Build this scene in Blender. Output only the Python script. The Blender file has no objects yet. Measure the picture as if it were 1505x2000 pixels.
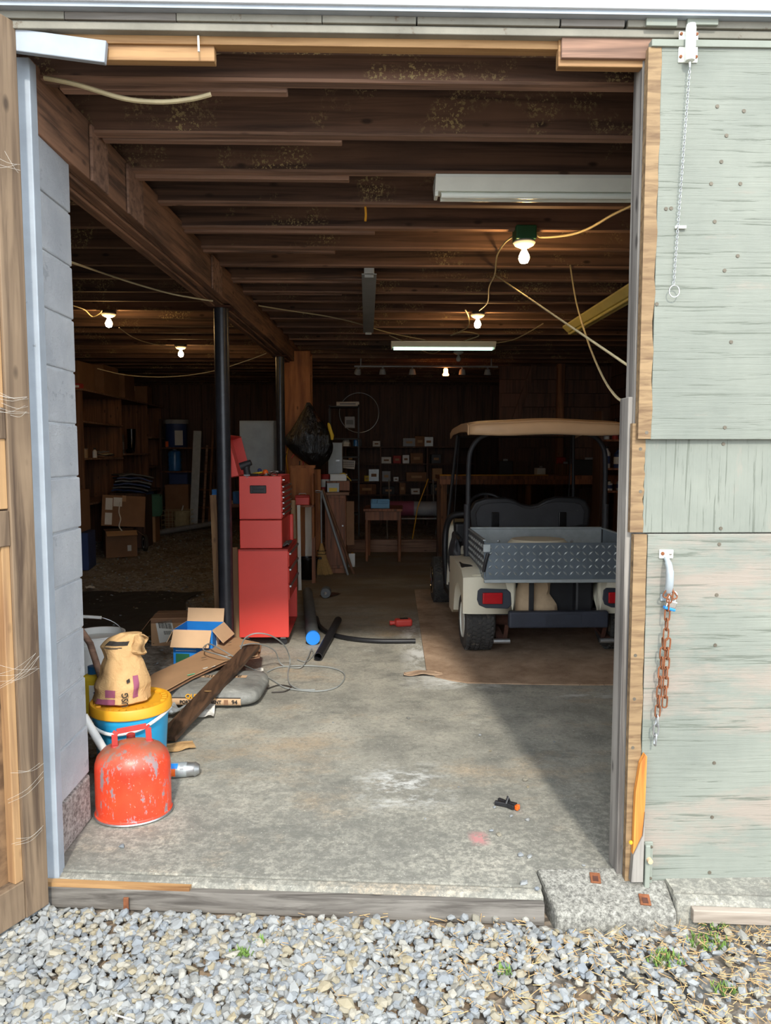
import bpy, math, random
from mathutils import Vector, Matrix, Euler, noise as mnoise
random.seed(11)
R = math.radians
scene = bpy.context.scene
COL = scene.collection

# ------------------------------------------------------------------ camera, sky, sun, exposure
FPX, CXP, CYP = 1440.0, 752.5, 1000.0
YAW, PITCH = math.atan(36.5 / FPX), math.atan(115.0 / FPX)
EYE = Vector((0, 0, 1.5))
cam_data = bpy.data.cameras.new('camera')
cam_data.sensor_fit = 'HORIZONTAL'
cam_data.sensor_width = 36.0
cam_data.lens = FPX / 1505.0 * 36.0
cam_data.clip_start = 0.05
cam_data.clip_end = 300
camera = bpy.data.objects.new('camera', cam_data)
COL.objects.link(camera)
camera.location = EYE
camera.rotation_euler = (math.pi / 2 - PITCH, 0, -YAW)
scene.camera = camera

world = bpy.data.worlds.new('hazy_sky')
scene.world = world
world.use_nodes = True
bg = world.node_tree.nodes['Background']
bg.inputs['Color'].default_value = (0.86, 0.93, 1.0, 1)
bg.inputs['Strength'].default_value = 2.5

sun_data = bpy.data.lights.new('sun', 'SUN')
sun_data.energy = 2.2
sun_data.angle = R(4.0)
sun_data.color = (1.0, 0.94, 0.84)
sun = bpy.data.objects.new('sun', sun_data)
COL.objects.link(sun)
SUN_AZ, SUN_EL = R(6.0), R(39.0)
sdir = Vector((-math.sin(SUN_AZ) * math.cos(SUN_EL), math.cos(SUN_AZ) * math.cos(SUN_EL), -math.sin(SUN_EL)))
sun.rotation_euler = sdir.to_track_quat('-Z', 'Y').to_euler()
sun.location = (2, -6, 8)

scene.cycles.diffuse_bounces = 8
scene.cycles.max_bounces = 14
scene.view_settings.view_transform = 'Standard'
scene.view_settings.look = 'None'
scene.view_settings.gamma = 1.0
scene.view_settings.use_curve_mapping = False
scene.view_settings.exposure = 0.75

# ------------------------------------------------------------------ points: a pixel of the 1505x2000 frame on a plane of the place
_fw = Vector((math.sin(YAW) * math.cos(PITCH), math.cos(YAW) * math.cos(PITCH), -math.sin(PITCH)))
_rt = Vector((math.cos(YAW), -math.sin(YAW), 0))
_up = _rt.cross(_fw)
def _ray(px, py): return _fw + _rt * ((px - CXP) / FPX) - _up * ((py - CYP) / FPX)
def on_z(px, py, z=0.0):
    r = _ray(px, py); return EYE + r * ((z - EYE.z) / r.z)
def on_y(px, py, y):
    r = _ray(px, py); return EYE + r * (y / r.y)

# ------------------------------------------------------------------ materials
def lin(c):
    if isinstance(c, str):
        c = tuple(int(c[i:i + 2], 16) for i in (0, 2, 4))
    return tuple((x / 255 / 12.92 if x / 255 <= .04045 else ((x / 255 + .055) / 1.055) ** 2.4) for x in c) + (1,)
def shade(c, k): return tuple(min(1, x * k) for x in c[:3]) + (1,)
class NT:
    def __init__(s, name):
        s.m = bpy.data.materials.new(name); s.m.use_nodes = True
        s.t = s.m.node_tree; s.n = s.t.nodes; s.p = s.n['Principled BSDF']
        tc = s.n.new('ShaderNodeTexCoord'); oi = s.n.new('ShaderNodeObjectInfo')
        ad = s.n.new('ShaderNodeVectorMath'); ad.operation = 'ADD'
        mu = s.n.new('ShaderNodeMath'); mu.operation = 'MULTIPLY'; mu.inputs[1].default_value = 37.0
        s.l(oi.outputs['Random'], mu.inputs[0]); s.l(tc.outputs['Object'], ad.inputs[0]); s.l(mu.outputs[0], ad.inputs[1])
        s.co = ad.outputs[0]; s.raw = tc.outputs['Object']; s.rnd = oi.outputs['Random']
    def l(s, a, b): s.t.links.new(a, b)
    def scaled(s, sc, raw=False):
        mp = s.n.new('ShaderNodeMapping'); s.l(s.raw if raw else s.co, mp.inputs['Vector'])
        mp.inputs['Scale'].default_value = sc if isinstance(sc, (tuple, list)) else (sc, sc, sc)
        return mp.outputs[0]
    def noise(s, sc, detail=4, rough=.6, dist=0.0, raw=False):
        t = s.n.new('ShaderNodeTexNoise'); t.inputs['Scale'].default_value = 1.0
        t.inputs['Detail'].default_value = detail; t.inputs['Roughness'].default_value = rough; t.inputs['Distortion'].default_value = dist
        s.l(s.scaled(sc, raw), t.inputs['Vector']); return t.outputs[0]
    def voronoi(s, sc, feature='F1', out=0):
        t = s.n.new('ShaderNodeTexVoronoi'); t.feature = feature; t.inputs['Scale'].default_value = 1.0
        s.l(s.scaled(sc), t.inputs['Vector']); return t.outputs[out]
    def ramp(s, fac, *stops):
        r = s.n.new('ShaderNodeValToRGB'); s.l(fac, r.inputs[0]); e = r.color_ramp.elements
        while len(e) < len(stops): e.new(0.5)
        for i, (p, c) in enumerate(stops):
            e[i].position = p; e[i].color = c if isinstance(c, tuple) else (c, c, c, 1)
        return r.outputs[0]
    def mix(s, fac, a, b, mode='MIX'):
        m = s.n.new('ShaderNodeMix'); m.data_type = 'RGBA'; m.blend_type = mode
        for i, v in ((0, fac), (6, a), (7, b)):
            if hasattr(v, 'is_linked'): s.l(v, m.inputs[i])
            else: m.inputs[i].default_value = v
        return m.outputs[2]
    def bump(s, h, strength=.3, dist=.01):
        b = s.n.new('ShaderNodeBump'); b.inputs['Strength'].default_value = strength; b.inputs['Distance'].default_value = dist
        s.l(h, b.inputs['Height']); s.l(b.outputs[0], s.p.inputs['Normal'])
    def done(s, col, rough=.6, metal=0.0):
        if hasattr(col, 'is_linked'): s.l(col, s.p.inputs['Base Color'])
        else: s.p.inputs['Base Color'].default_value = col
        if hasattr(rough, 'is_linked'): s.l(rough, s.p.inputs['Roughness'])
        else: s.p.inputs['Roughness'].default_value = rough
        s.p.inputs['Metallic'].default_value = metal
        return s.m
def plain(name, c, rough=.6, metal=0.0, var=.16, sc=9, bump=0.0, bsc=70, dirt=None, dirt_at=.6, dsc=14):
    s = NT(name); c = lin(c)
    col = s.ramp(s.noise(sc, 5), (.3, shade(c, 1 - var)), (.7, shade(c, 1 + var)))
    if dirt: col = s.mix(s.ramp(s.noise(dsc, 6, .7), (dirt_at, 0.0), (dirt_at + .08, 1.0)), col, lin(dirt))
    if bump: s.bump(s.noise(bsc, 4), bump, .004)
    return s.done(col, rough, metal)
def wood(name, c, dark, axis=0, rough=.75, ring=26, bump=.25, knots=True, along=1.1, specks=None):
    s = NT(name); sc = [ring] * 3; sc[axis] = along
    g = s.noise(tuple(sc), 5, .62, .6)
    col = s.ramp(g, (.34, lin(dark)), (.56, lin(c)), (.75, shade(lin(c), 1.16)))
    col = s.mix(s.ramp(s.noise(2.2, 4), (.35, 0.0), (.75, .5)), col, lin(dark))
    if knots:
        k = [9, 9, 9]; k[axis] = 4
        col = s.mix(s.ramp(s.voronoi(tuple(k)), (.06, .85), (.13, 0.0)), col, shade(lin(dark), .6))
    if specks:
        m1 = s.ramp(s.noise(2.3, 3), (.55, 0.0), (.64, 1.0)); m2 = s.ramp(s.noise(75, 3, .7), (.54, 0.0), (.58, 1.0))
        col = s.mix(s.mix(1.0, m1, m2, 'MULTIPLY'), col, lin(specks))
    s.bump(g, bump, .004)
    return s.done(col, rough)
MT = {}
def mats():
    M = MT
    M['joist'] = wood('old_joist_wood', '775a4a', '40302a', 0, .85, 22, .3, True, .8, 'a8966a')
    M['joist_edge'] = wood('worn_and_lit_joist_wood', '997763', '5c463a', 0, .85)  # worn timber; also the paler tone for floor light painted under joists
    M['deck'] = wood('deck_wood', '5d483e', '332722', 1, .9)
    M['beam'] = wood('beam_wood', '8f6a52', '4a362b', 1, .85, 24, .45)
    M['pale_wood'] = wood('pale_wood', 'a58155', '76522f', 0, .7)
    M['pale_wood_z'] = wood('pale_wood_upright', 'a5835a', '77553a', 2, .7)
    M['leaf_wood'] = wood('door_leaf_wood', '7e6a54', '463628', 2, .8, 20, .35)
    M['leaf_ply'] = wood('door_leaf_plywood', '836546', '513a24', 1, .8, 9, .25, True, 1.8)
    M['orange_wood'] = wood('fresh_split_wood', 'd08a3c', '9c5c22', 2, .7)
    M['grey_wood'] = wood('weathered_grey_wood', '8f8a83', '4f4a46', 2, .9, 30, .5)
    M['grey_wood_x'] = wood('weathered_grey_sill_wood', '78736c', '443f3a', 0, .9, 30, .5)
    M['bench_wood'] = wood('brown_bench_wood', '9c6343', '5c3a29', 2, .6)
    M['ply_orange'] = wood('orange_plywood', 'b5733f', '7d4726', 2, .7, 12, .15, True, .9)
    M['shelf_wood'] = wood('dusty_shelf_wood', '8a6044', '50372a', 2, .85)
    M['panel_wood'] = wood('dark_wall_panel_wood', '5f4439', '362822', 2, .7)
    M['plank_wet'] = wood('dark_plank_wood', '5b4230', '2a1d15', 1, .6, 26, .4)
    M['bleached'] = wood('bleached_wood', 'a3988b', '7c7165', 0, .85, 30, .4)
    M['straw'] = plain('broom_straw', 'b08a52', .8, 0, .3, 60)
    M['card'] = plain('cardboard', 'b08a66', .85, 0, .07, 4, .05, 120)
    M['card_dark'] = plain('old_cardboard', '87644a', .9, 0, .12, 5)
    M['card_pale'] = plain('inside_cardboard', 'c9a682', .85, 0, .06, 4)
    M['red'] = plain('red_enamel', 'd5463d', .38, 0, .05, 3, 0, 70, 'b98f86', .74, 60)
    M['red_dark'] = plain('dusty_red_enamel', 'a8322c', .6, 0, .2, 8, 0, 70, '6d4a44', .6, 10)
    M['black'] = plain('black_plastic', '1c1c1f', .5, 0, .25, 12)
    M['black_gloss'] = plain('black_polythene', '0d0d0f', .25, 0, .3, 12)
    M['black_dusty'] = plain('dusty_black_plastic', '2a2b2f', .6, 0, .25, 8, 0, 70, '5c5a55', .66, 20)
    M['rubber'] = plain('tyre_rubber', '3a3836', .85, 0, .3, 20, 0, 70, '6d6355', .58, 16)
    M['plate'] = plain('blue_grey_plate', '717c86', .4, .55, .15, 6)
    M['head_paint'] = plain('flaking_head_paint', '79766b', .85, 0, .2, 5, .3, 50, '564636', .6, 12)
    M['steel'] = plain('dull_steel', 'a7a9aa', .42, .85, .12, 20)
    M['chrome'] = plain('chrome', 'd8dadb', .16, 1.0, .04, 10)
    M['galv'] = plain('galvanised_sheet', 'a9b0b2', .45, .5, .12, 14)
    M['grey_metal'] = plain('grey_painted_metal', '9aa2a6', .5, .2, .1, 8, 0, 70, '6f675c', .68, 18)
    M['jamb_metal'] = plain('blue_grey_jamb_paint', '8f979f', .55, 0, .12, 7, .1, 40, '5e605f', .68, 22)
    M['white_metal'] = plain('white_enamel', 'dfe2da', .4, 0, .05, 8, 0, 70, '9a927f', .72, 30)
    M['tube_glass'] = plain('fluorescent_tube', 'e6ece4', .25, 0, .03, 4)
    M['white_plastic'] = plain('white_plastic', 'dcdcd8', .45, 0, .06, 6)
    M['paper'] = plain('white_paper', 'd9d6cd', .85, 0, .06, 9)
    M['cream'] = plain('cream_body_paint', 'd2cbb6', .4, 0, .05, 5, 0, 70, 'a08f70', .7, 12)
    M['tan'] = plain('tan_canopy_plastic', 'c3a17d', .55, 0, .06, 5, .04, 60)
    M['cloth_tan'] = plain('tan_cloth', 'b59c7e', .95, 0, .12, 12, .2, 50)
    M['bumper'] = plain('dark_bumper_plastic', '2b2f3a', .55, 0, .2, 10, 0, 70, '7b7770', .68, 40)
    M['red_lens'] = plain('red_lens', 'b01c22', .2, 0, .1, 20)
    M['blue'] = plain('blue_print', '1d78c8', .5, 0, .08, 6)
    M['blue_cap'] = plain('bright_blue_cap', '1f86e8', .5, 0, .04, 6)
    M['blue_dark'] = plain('dark_blue_plastic', '2a3f6e', .55, 0, .12, 6)
    M['blue_jug'] = plain('blue_water_jug', '2f6ea8', .3, 0, .12, 6)
    M['blue_tray'] = plain('light_blue_plastic', '5f98bc', .5, 0, .08, 6)
    M['bucket_blue'] = plain('cyan_bucket_plastic', '2ba9dd', .45, 0, .06, 5, 0, 70, '7fa9b5', .7, 14)
    M['bucket_lid'] = plain('mustard_lid_plastic', 'd79a22', .5, 0, .1, 6, 0, 70, '9a6a2a', .7, 12)
    M['yellow'] = plain('yellow_plastic', 'd8b62c', .55, 0, .1, 8)
    M['green'] = plain('green_plastic', '1f5a3c', .55, 0, .1, 8)
    M['purple'] = plain('purple_print', '8c4a62', .85, 0, .12, 18)
    M['ink'] = plain('black_ink', '2b2622', .8, 0, .2, 30)
    M['mint'] = plain('green_sticker', '6fc79a', .7, 0, .05, 9)
    M['rust'] = plain('rusty_iron', '7a4a2e', .9, .2, .35, 40, .4, 90)
    M['rust_dark'] = plain('dark_rust', '4b2c20', .9, .1, .3, 30)
    M['pvc'] = plain('grey_pvc', '8d9093', .5, 0, .12, 9, 0, 70, '5c554c', .66, 14)
    M['pvc_dark'] = plain('dark_grey_pvc', '5c6062', .55, 0, .15, 9, 0, 70, '38352f', .62, 10)
    M['cable'] = plain('cream_cable', 'b9ac88', .6, 0, .12, 20)
    M['cable_grey'] = plain('grey_cable', '8f928f', .5, 0, .12, 20)
    M['cable_dark'] = plain('dark_cable', '3a3632', .6, 0, .15, 20)
    M['leafgreen'] = plain('moss_green', '5d7a34', .9, 0, .35, 60)
    M['dry'] = plain('dry_straw', 'a98a5e', .9, 0, .3, 40)
    M['litter'] = plain('leaf_litter', '6f5a45', .95, 0, .4, 40)
    M['orange'] = plain('orange_plastic', 'e2601c', .5, 0, .08, 8)
    M['mortar'] = plain('mortar', 'b2b6ba', .95, 0, .15, 30)
    M['screw'] = plain('screw_head', '5f584c', .6, .3, .2, 30)
    # grey limestone chippings, tinted stone by stone
    s = NT('limestone_chip')
    c = s.ramp(s.rnd, (0.0, lin('7b7e7f')), (.25, lin('8a8b89')), (.5, lin('70767c')), (.7, lin('939087')), (.86, lin('887e66')), (1.0, lin('666c71')))
    c = s.mix(s.ramp(s.noise(40, 4), (.5, 0.0), (.85, .35)), c, lin('a2a19a')); M['stone'] = s.done(c, .85)
    s = NT('limestone_chippings')
    ge = s.n.new('ShaderNodeNewGeometry')
    c = s.ramp(ge.outputs['Random Per Island'], (0.0, lin('7b7e7f')), (.25, lin('8a8b89')), (.5, lin('70767c')), (.7, lin('939087')), (.86, lin('887e66')), (1.0, lin('666c71')))
    c = s.mix(s.ramp(s.noise(40, 4), (.5, 0.0), (.85, .35)), c, lin('a2a19a')); M['stones'] = s.done(c, .85)
    # gravel bed below the stones
    s = NT('gravel_bed')
    c = s.ramp(s.voronoi(34, out=1), (0.2, lin('565653')), (.8, lin('777672')))
    c = s.mix(s.ramp(s.noise(3, 5), (.4, 0.0), (.65, 1.0)), c, lin('8c7458')); s.bump(s.voronoi(34), .8, .02); M['bed'] = s.done(c, .95)
    # inside earth floor
    s = NT('earth_and_gravel')
    c = s.ramp(s.noise(18, 6, .75), (.38, lin('6e665e')), (.52, lin('9c958b')), (.68, lin('c8c2b8')))
    c = s.mix(s.ramp(s.noise(2.0, 5), (.45, 0.0), (.62, .6)), c, lin('6b5847')); s.bump(s.noise(40, 5, .7), .8, .02); M['earth'] = s.done(c, .95)
    # concrete slab
    s = NT('stained_concrete')
    c = s.ramp(s.noise(3.2, 7, .68), (.36, lin('838178')), (.52, lin('9d9a8e')), (.7, lin('b2ad9f')))
    c = s.mix(s.ramp(s.noise((4.2, 6.5, 1), 9, .8, .2), (.52, 0.0), (.66, .7)), c, lin('5f615c'))
    c = s.mix(s.ramp(s.noise((1.6, 2.6, 1), 6, .65), (.55, 0.0), (.7, .6)), c, lin('b39c7e'))
    c = s.mix(s.ramp(s.noise(60, 5, .8), (.50, 0.0), (.62, .6)), c, lin('6a6a62'))
    c = s.mix(s.ramp(s.noise(120, 2, .6), (.64, 0.0), (.7, .7)), c, lin('d2cfc2'))
    c = s.mix(s.ramp(s.noise((1.9, 3.1, 1), 7, .7), (.66, 0.0), (.74, .8)), c, lin('d8d8d3'))
    sf = s.n.new('ShaderNodeSeparateXYZ'); s.l(s.raw, sf.inputs[0]); nf = s.n.new('ShaderNodeMapRange'); nf.inputs[1].default_value = 3.9; nf.inputs[2].default_value = 2.7; s.l(sf.outputs[1], nf.inputs[0])
    c = s.mix(s.mix(1.0, nf.outputs[0], s.ramp(s.noise(38, 7, .8), (.42, .15), (.56, .85)), 'MULTIPLY'), c, lin('66655e'))
    def blotch(cx, cy, rx, ry, lo, hi, colour, sc):   # dried lime and paint marks on the slab
        outs = []
        for k, (m0, r0) in enumerate(((cx, rx), (cy, ry))):
            mr = s.n.new('ShaderNodeMapRange'); mr.inputs[1].default_value = m0 - r0; mr.inputs[2].default_value = m0 + r0; s.l(sf.outputs[k], mr.inputs[0])
            outs.append(s.ramp(mr.outputs[0], (0.0, 0.0), (.35, 1.0), (.65, 1.0), (1.0, 0.0)))
        m = s.mix(1.0, s.mix(1.0, outs[0], outs[1], 'MULTIPLY'), s.ramp(s.noise(sc, 7, .75), (lo, 0.0), (hi, 1.0)), 'MULTIPLY')
        return s.mix(m, c, lin(colour))
    c = blotch(.40, 5.75, .17, 1.25, .44, .56, 'cfcfca', (7, 4, 1)); c = blotch(.62, 4.72, .45, .16, .46, .58, 'cfcfca', (5, 9, 1)); c = blotch(.17, 3.22, .26, .28, .47, .62, 'c9cac6', (9, 14, 1))
    c = blotch(.435, 2.76, .045, .06, .38, .5, 'b07a78', 40); c = blotch(1.35, 4.45, .3, .1, .46, .6, 'bfbfba', (6, 12, 1))
    # slab colour turns brown towards the back of the garage
    sx = s.n.new('ShaderNodeSeparateXYZ'); s.l(s.raw, sx.inputs[0])
    far = s.n.new('ShaderNodeMapRange'); far.inputs[1].default_value = 5.6; far.inputs[2].default_value = 7.2; s.l(sx.outputs[1], far.inputs[0])
    c = s.mix(s.mix(1.0, far.outputs[0], s.ramp(s.noise((1.2, 2.4, 1), 6), (.3, .35), (.6, .95)), 'MULTIPLY'), c, lin('7d6a54'))
    s.bump(s.noise(60, 5, .7), .25, .006); M['concrete'] = s.done(c, .85)
    s = NT('rough_concrete')
    c = s.ramp(s.noise(70, 5, .8), (.38, lin('575550')), (.5, lin('7f7d75')), (.64, lin('a19f96'))); s.bump(s.noise(60, 5, .8), .7, .01); M['concrete_rough'] = s.done(c, .95)
    # matting below the cart
    s = NT('brown_carpet')
    c = s.ramp(s.noise(5, 7, .7), (.35, lin('8f745c')), (.65, lin('b59a80')))
    c = s.mix(s.ramp(s.noise((22, 30, 9), 6, .75), (.6, 0.0), (.68, .8)), c, lin('5e4c3c')); s.bump(s.noise(150, 3), .6, .006); M['carpet'] = s.done(c, .98)
    # painted block
    s = NT('painted_block')
    c = s.ramp(s.noise(4, 5), (.35, lin('b4b9bf')), (.7, lin('cdd0d3')))
    c = s.mix(s.ramp(s.noise((5, 5, 7), 5, .65), (.63, 0.0), (.66, .8)), c, lin('a5aab0'))
    c = s.mix(s.ramp(s.noise(26, 5, .7), (.67, 0.0), (.72, .7)), c, lin('8e887c')); s.bump(s.noise(38, 7, .8), 1.0, .014); M['block'] = s.done(c, .8)
    s = NT('bare_block_foot')
    c = s.ramp(s.noise(60, 5, .8), (.4, lin('6e6661')), (.6, lin('b7b0aa'))); s.bump(s.noise(70, 6, .8), .9, .012); M['block_bare'] = s.done(c, .95)
    # weathered painted plywood: sage paint over pinkish primer, checked along the grain
    def sage(name, horiz, pink_lo):
        s = NT(name); g = (2.6, 5, 95) if horiz else (95, 5, 2.6)
        c = s.ramp(s.noise(2.5, 5), (.3, lin('6d726a')), (.7, lin('80847a')))
        pn = s.noise((1.1, 1, 4.2) if horiz else (5, 1, 1.2), 7, .7)
        c = s.mix(s.ramp(pn, (pink_lo, 0.0), (pink_lo + .12, .85)), c, lin('8d8277'))
        crack = s.noise(g, 8, .68, .5)
        c = s.mix(s.ramp(crack, (.385, .8), (.43, 0.0)), c, lin('555a50'))
        s.bump(crack, .5, .006); return s.done(c, .8)
    M['sage_top'] = sage('sage_paint_plywood', True, .60)
    M['sage_mid'] = sage('sage_paint_upright_grain', False, .55)
    M['sage_low'] = sage('sage_paint_worn', True, .47)
    M['sage_trim'] = plain('sage_trim_paint', '7d8278', .8, 0, .1, 6, .2, 60, '7d6a58', .66, 16)
    M['raw_edge'] = wood('raw_plywood_edge', '8a7252', '634c34', 0, .8, 40, .3, True, 5)
    s = NT('white_vinyl'); s.bump(s.noise((3, 3, 60), 5, .6, .5), .12, .004); M['vinyl'] = s.done(lin('cdd1d4'), .45)
    # red fuel can: chipped enamel over grey zinc
    s = NT('chipped_red_enamel')
    c = s.ramp(s.noise(6, 5), (.3, lin('c8331d')), (.7, lin('dc4a2a')))
    c = s.mix(s.ramp(s.noise((26, 26, 9), 6, .75), (.555, 0.0), (.59, .9)), c, lin('7d7d80'))
    c = s.mix(s.ramp(s.noise((90, 90, 60), 4, .7), (.64, 0.0), (.68, .7)), c, lin('d9a38f'))
    sx = s.n.new('ShaderNodeSeparateXYZ'); s.l(s.raw, sx.inputs[0])
    up = s.n.new('ShaderNodeMapRange'); up.inputs[1].default_value = .225; up.inputs[2].default_value = .275; s.l(sx.outputs[2], up.inputs[0])
    c = s.mix(s.mix(1.0, up.outputs[0], s.ramp(s.noise(9, 5), (.3, .4), (.65, .9)), 'MULTIPLY'), c, lin('86604c'))
    M['can_red'] = s.done(c, .38)
    # paper sack
    s = NT('kraft_paper')
    c = s.ramp(s.noise(5, 5), (.3, lin('b18a5c')), (.7, lin('cba673'))); s.bump(s.noise(14, 6, .65, .8), .6, .02); M['kraft'] = s.done(c, .85)
    s = NT('grey_cement_sack')
    c = s.ramp(s.noise((6, 12, 6), 6, .7), (.35, lin('6a6a66')), (.6, lin('8a8a84')), (.75, lin('b5b3aa'))); s.bump(s.noise(20, 5, .65, .8), .5, .012); M['sack'] = s.done(c, .6)
    # crumpled bin bag
    s = NT('bin_bag_film'); s.bump(s.noise((14, 14, 5), 5, .6, 1.2), 1.0, .03); M['bin_bag'] = s.done(lin('121214'), .22)
    # tinted windscreen
    s = NT('tinted_windscreen'); s.p.inputs['Transmission Weight'].default_value = 1.0; s.p.inputs['IOR'].default_value = 1.1
    M['tint'] = s.done((.42, .43, .45, 1), .02)
    # lamps
    s = NT('lit_bulb_glass'); s.p.inputs['Emission Color'].default_value = (1.0, .62, .25, 1); s.p.inputs['Emission Strength'].default_value = 110.0; M['bulb'] = s.done(lin('fff0d0'), .3)
    s = NT('dim_red_heat_bulb'); s.p.inputs['Emission Color'].default_value = (1.0, .3, .08, 1); s.p.inputs['Emission Strength'].default_value = 14.0; M['bulb_dim'] = s.done(lin('ffb080'), .3)
    s = NT('faint_fluorescent_tube'); s.p.inputs['Emission Color'].default_value = (.62, .95, .78, 1); s.p.inputs['Emission Strength'].default_value = 1.0; M['tube_faint'] = s.done(lin('e6ece4'), .3)
    M['bulb_off'] = plain('unlit_bulb_glass', 'b9b6ae', .2, 0, .03, 5)
mats()

# ------------------------------------------------------------------ mesh builder
class MB:
    def __init__(s): s.v = []; s.f = []
    def add(s, vs, fs):
        o = len(s.v); s.v += [tuple(v) for v in vs]; s.f += [tuple(i + o for i in f) for f in fs]; return s
    def box(s, c, d, rot=None, m=None):
        x, y, z = d[0] / 2, d[1] / 2, d[2] / 2
        vs = [Vector(q) for q in ((-x, -y, -z), (x, -y, -z), (x, y, -z), (-x, y, -z), (-x, -y, z), (x, -y, z), (x, y, z), (-x, y, z))]
        if rot: e = Euler(rot).to_matrix(); vs = [e @ v for v in vs]
        vs = [v + Vector(c) for v in vs]
        if m: vs = [m @ v for v in vs]
        return s.add(vs, [(0, 3, 2, 1), (4, 5, 6, 7), (0, 1, 5, 4), (1, 2, 6, 5), (2, 3, 7, 6), (3, 0, 4, 7)])
    def span(s, a, b, rot=None): return s.box([(a[i] + b[i]) / 2 for i in range(3)], [abs(b[i] - a[i]) for i in range(3)], rot)
    def bar(s, a, b, w, h, up=(0, 0, 1)):
        a, b = Vector(a), Vector(b); d = b - a; L = d.length; y = d.normalized(); x = y.cross(Vector(up))
        if x.length < 1e-4: x = y.cross(Vector((0, 1, 0)))
        x.normalize(); z = x.cross(y)
        vs = []
        for t in (0, L):
            for p, q in ((-w / 2, -h / 2), (w / 2, -h / 2), (w / 2, h / 2), (-w / 2, h / 2)): vs.append(a + y * t + x * p + z * q)
        return s.add(vs, [(0, 1, 2, 3), (7, 6, 5, 4), (0, 4, 5, 1), (1, 5, 6, 2), (2, 6, 7, 3), (3, 7, 4, 0)])
    def extrude(s, pts, vec):
        n = len(pts); a = [Vector(p) for p in pts]; b = [p + Vector(vec) for p in a]
        return s.add(a + b, [tuple(range(n))[::-1], tuple(range(n, 2 * n))] + [(i, (i + 1) % n, n + (i + 1) % n, n + i) for i in range(n)])
    def tube(s, pts, r, n=8, closed=False):
        pts = [Vector(p) for p in pts]; N = len(pts); rs = r if isinstance(r, (list, tuple)) else [r] * N
        vs = []; prev = None
        for i, p in enumerate(pts):
            if closed: t = pts[(i + 1) % N] - pts[i - 1]
            else: t = pts[min(i + 1, N - 1)] - pts[max(i - 1, 0)]
            t.normalize()
            if prev is None:
                u = t.orthogonal().normalized()
            else:
                u = prev - t * prev.dot(t)
                u = u.normalized() if u.length > 1e-5 else t.orthogonal().normalized()
            prev = u; w = t.cross(u)
            vs += [p + (u * math.cos(2 * math.pi * k / n) + w * math.sin(2 * math.pi * k / n)) * rs[i] for k in range(n)]
        fs = []
        for i in range(N if closed else N - 1):
            a, b = i * n, ((i + 1) % N) * n
            fs += [(a + k, a + (k + 1) % n, b + (k + 1) % n, b + k) for k in range(n)]
        if not closed: fs += [tuple(range(n))[::-1], tuple((N - 1) * n + k for k in range(n))]
        return s.add(vs, fs)
    def lathe(s, prof, n=24, c=(0, 0, 0), axis='z', sx=1, sy=1):
        vs = []
        for r, z in prof:
            for k in range(n):
                a = 2 * math.pi * k / n; x, y = r * math.cos(a) * sx, r * math.sin(a) * sy
                p = {'z': (x, y, z), 'x': (z, x, y), 'y': (x, z, y)}[axis]
                vs.append((p[0] + c[0], p[1] + c[1], p[2] + c[2]))
        fs = [(i * n + k, i * n + (k + 1) % n, (i + 1) * n + (k + 1) % n, (i + 1) * n + k) for i in range(len(prof) - 1) for k in range(n)]
        if prof[0][0] > 1e-6: fs.append(tuple(range(n))[::-1])
        if prof[-1][0] > 1e-6: fs.append(tuple((len(prof) - 1) * n + k for k in range(n)))
        return s.add(vs, fs)
    def grid(s, fn, nu, nv):
        vs = [fn(i / nu, j / nv) for j in range(nv + 1) for i in range(nu + 1)]; w = nu + 1
        return s.add(vs, [(j * w + i, j * w + i + 1, (j + 1) * w + i + 1, (j + 1) * w + i) for j in range(nv) for i in range(nu)])
    def build(s, name, mat, parent=None, loc=None, rot=None, smooth=False, bevel=0.0, seg=2, solid=0.0):
        me = bpy.data.meshes.new(name); me.from_pydata(s.v, [], s.f); me.update()
        me.validate()
        import bmesh
        bm = bmesh.new(); bm.from_mesh(me); bmesh.ops.remove_doubles(bm, verts=bm.verts, dist=1e-6); bmesh.ops.recalc_face_normals(bm, faces=bm.faces); bm.to_mesh(me); bm.free()
        me.materials.append(MT[mat] if isinstance(mat, str) else mat)
        if smooth:
            me.shade_smooth(); me.set_sharp_from_angle(angle=R(40))
        o = bpy.data.objects.new(name, me); COL.objects.link(o)
        if parent: o.parent = parent
        if loc: o.location = loc
        if rot: o.rotation_euler = rot
        if solid:
            m = o.modifiers.new('thickness', 'SOLIDIFY'); m.thickness = solid; m.offset = 0
        if bevel:
            m = o.modifiers.new('edge', 'BEVEL'); m.width = bevel; m.segments = seg; m.limit_method = 'ANGLE'; m.angle_limit = R(35)
        return o
def tag(o, label, cat, group=None):
    o['label'] = label; o['category'] = cat
    if group: o['group'] = group
    return o
def thing(name, label, cat, loc=(0, 0, 0), rz=0.0, group=None, rot=None):
    o = bpy.data.objects.new(name, None); COL.objects.link(o); o.empty_display_size = .05
    o.location = loc; o.rotation_euler = rot if rot else (0, 0, rz)
    return tag(o, label, cat, group)
def struct(o): o['kind'] = 'structure'; return o
def stuff(o): o['kind'] = 'stuff'; return o
def sroot(name, loc=(0, 0, 0)):
    o = bpy.data.objects.new(name, None); COL.objects.link(o); o.location = loc; o['kind'] = 'structure'; return o
def clone(o, name, parent=None, loc=None, rot=None, scale=None):
    c = o.copy(); c.name = name; COL.objects.link(c)
    c.parent = parent if parent else o.parent
    if loc is not None: c.location = loc
    if rot is not None: c.rotation_euler = rot
    if scale is not None: c.scale = scale
    return c
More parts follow.
